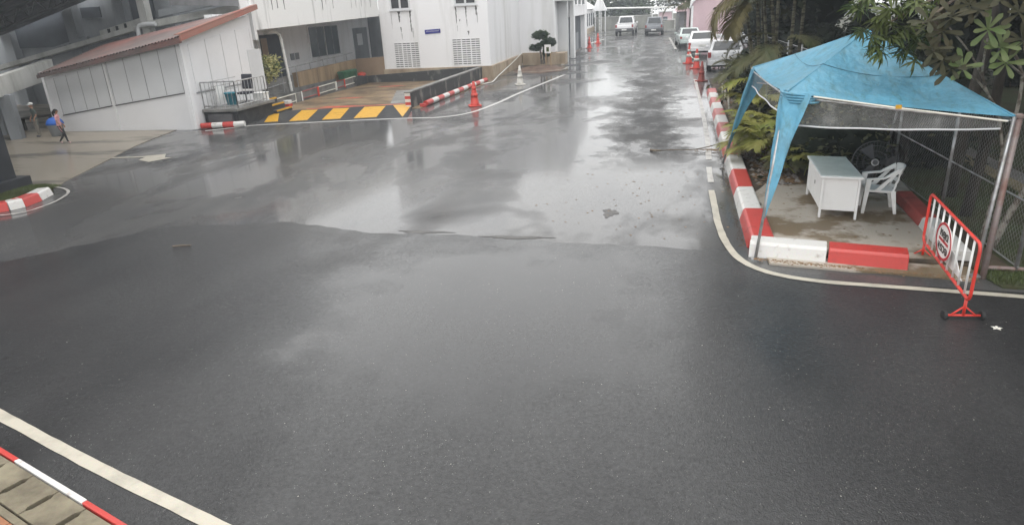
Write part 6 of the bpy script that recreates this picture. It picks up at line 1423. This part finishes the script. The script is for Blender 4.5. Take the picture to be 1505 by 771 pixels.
palm('low palm beside the blue tent drape behind the desk', (3.1, 14.9), [(0, 0, 0, .05, .5)], FR_D, 8, .9, 6, 7, .8, FR_G)
palm('young palm beyond the low clump along the kerb', (2.8, 18.6), [(0, 0, -.05, 0, .9)], FR_G, 10, 1.05, 7, 6, .9, FR_D)
palm('feathery palm beside the pink house corner', (2.75, 66.0), [(0, 0, -.1, 0, 3.2), (.3, .3, .4, .3, 3.0)], FR_D, 11, 2.3, 8, 5, 1.6)
palm('palm behind the silver hatchback', (4.9, 33.0), [(0, 0, -.3, 0, 3.4), (.4, .2, .7, .2, 3.8)], FR_D, 12, 2.0, 8, 5, 1.5)

# ------------------------------------------------------------------ people
def person(label, loc, rotz, h, pose, cols, cap=None):
    """one continuous skinned body (1.62 m tall before scaling), facing +y"""
    J, E_, Rr = [], [], []
    def add(p, r_, par=None):
        J.append(p); Rr.append(r_); i = len(J) - 1
        if par is not None: E_.append((par, i))
        return i
    pel = add((0, 0, .88), (.135, .10)); sp_ = add((0, .0, 1.05), (.12, .09), pel); ch = add((0, .01, 1.25), (.145, .095), sp_); nk0 = add((0, 0, 1.37), (.075, .07), ch); nk = add((0, .01, 1.43), (.045, .045), nk0)
    hd = add((0, .02, 1.50), (.075, .085), nk); hd2 = add((0, .02, 1.57), (.078, .088), hd); add((0, .01, 1.61), (.05, .06), hd2)
    for s_, (ky, ay) in ((-1, pose['legs'][0]), (1, pose['legs'][1])):
        hp = add((s_ * .085, 0, .82), (.085, .09), pel); kn = add((s_ * .095, ky, .47), (.058, .062), hp); an = add((s_ * .095, ay, .09), (.038, .042), kn); add((s_ * .10, ay + .13, .035), (.036, .028), an)
    for s_, (ex, ey, wx, wy, wz) in ((-1, pose['arms'][0]), (1, pose['arms'][1])):
        sh = add((s_ * .165, 0, 1.31), (.052, .05), ch); el = add((s_ * (.20 + ex), ey, 1.06), (.038, .038), sh); wr = add((s_ * (.20 + wx), wy, wz), (.026, .024), el); pm = add((s_ * (.20 + wx), wy + .02, wz - .08), (.03, .02), wr)
        for f_ in range(4): add((s_ * (.20 + wx) + (f_ - 1.5) * .006, wy + .02 + (f_ - 1.5) * .016, wz - .155 + abs(f_ - 1.4) * .008), (.0085, .0085), pm)
        add((s_ * (.20 + wx) - s_ * .02, wy + .055, wz - .11), (.009, .009), pm)
    me = bpy.data.meshes.new('body'); me.from_pydata(J, E_, []); me.update()
    tmp = bpy.data.objects.new('body', me); COL.objects.link(tmp)
    md = tmp.modifiers.new('skin', 'SKIN')
    if not me.skin_vertices: pass
    lay = me.skin_vertices[0].data if me.skin_vertices else None
    if lay:
        for i, r_ in enumerate(Rr): lay[i].radius = r_; lay[i].use_root = (i == 0)
    ss = tmp.modifiers.new('sub', 'SUBSURF'); ss.levels = 2; ss.render_levels = 2
    dg = bpy.context.evaluated_depsgraph_get(); bm_ = bpy.data.meshes.new_from_object(tmp.evaluated_get(dg)); bpy.data.objects.remove(tmp)
    bm_.name = 'body'; bm_.materials.clear()
    for m in cols: bm_.materials.append(MATS[m])      # skin, top, trousers, shoes
    for p in bm_.polygons:
        c = p.center; z = c.z; p.use_smooth = True; arm = abs(c.x) > .155 and z < 1.33
        if z > 1.385: k = 0
        elif arm: k = 1 if z > pose.get('sleeve', 1.12) else (0 if abs(c.x) > .17 else 1)
        elif z > .87: k = 1
        elif z > .085: k = 2
        else: k = 3
        if abs(c.x) > .2 and z < .93: k = 0
        p.material_index = k
    t = thing('person', (0, 0, 0), label, 'person')
    body = link('body', bm_, t)
    # face, ears
    for s_ in (-1, 1):
        MB().lathe([(0, -.01), (.009, 0), (0, .01)], (s_ * .03, .105, 1.535), 8).build('eye', 'hair', body); MB().obox((s_ * .082, .01, 1.525), (.015, .03, .05)).build('ear', cols[0], body, bevel=.005)
    MB().prism([(-.012, .10, 1.50), (.012, .10, 1.50), (0, .10, 1.545)], (0, .022, 0)).build('nose', cols[0], body); MB().obox((0, .105, 1.475), (.04, .012, .01)).build('mouth', 'shirt_pink', body)
    hr = MB(); vs, fs = [], []; n, m_ = 14, 8
    for i in range(m_ + 1):
        a = i / m_ * (1.75 if cap is None else 1.5)
        for j in range(n):
            b = 2 * math.pi * j / n; rad = .095 * math.sin(min(a, 1.57)) if a < 1.57 else .095; front = math.sin(b)
            low = 0 if front > .35 else (a / 1.75) ** 3 * (.10 if cap is None else .03)
            vs.append((rad * math.cos(b), .012 + rad * 1.08 * math.sin(b) - .01, 1.545 + .095 * math.cos(min(a, 1.57)) - low - (.02 if a > 1.57 and front < .35 else 0)))
    for i in range(m_):
        for j in range(n): fs.append((i * n + j, (i + 1) * n + j, (i + 1) * n + (j + 1) % n, i * n + (j + 1) % n))
    hr._add(vs, fs); ho = hr.build('hair', 'hair', t, smooth=True)
    if cap is None:
        MB().tube([(0, -.09, 1.55), (.0, -.13, 1.47), (.0, -.12, 1.36), (0, -.11, 1.28)], [.045, .05, .04, .012], 8).build('hair_tail', 'hair', ho, smooth=True)
    else:
        cpb = MB().lathe([(.105, 0), (.106, .05), (.085, .09), (.03, .11), (0, .11)], (0, .01, 1.56), 14); cpb.build('cap', cap, t, smooth=True); MB().obox((0, .14, 1.565), (.14, .12, .012)).build('cap_peak', cap, t, bevel=.004)
    t.location = loc; t.rotation_euler.z = rotz; t.scale = (h / 1.62,) * 3
    return t
person('person in a pink shirt and black trousers walking past the annexe', (-19.85, 19.4, .016), R(-65), 1.16, {'legs': [(.10, -.20), (.16, .22)], 'arms': [(.03, -.08, .06, .10, .86), (.03, .02, .05, .16, .88)], 'sleeve': 1.14}, ['skin', 'shirt_pink', 'trousers_black', 'shoe_pink'])
person('person in a pale cap standing in the dark carport', (-22.2, 20.75, .016), R(160), 1.22, {'legs': [(.02, 0), (.02, -.02)], 'arms': [(.02, .0, .03, .12, .95), (.02, -.02, .03, .1, .9)]}, ['skin', 'shirt_green', 'trousers_tan', 'cloth_dark'], 'cap_white')
# ------------------------------------------------------------------ thin rain mist in the air
m = bpy.data.materials.new('rain_mist'); m.use_nodes = True; nt = m.node_tree
for n_ in list(nt.nodes): nt.nodes.remove(n_)
o_ = nt.nodes.new('ShaderNodeOutputMaterial'); pv = nt.nodes.new('ShaderNodeVolumePrincipled')
pv.inputs['Color'].default_value = (0.86, 0.93, 1.0, 1); pv.inputs['Density'].default_value = 0.0018; pv.inputs['Anisotropy'].default_value = 0.2
nt.links.new(pv.outputs[0], o_.inputs['Volume']); MATS['rain_mist'] = m
hz = MB().box(-112, 112, -42, 232, -1.0, 21.0).build('haze', 'rain_mist'); tag(hz, 'thin grey rain mist in the air over the lane', 'haze', kind='stuff')
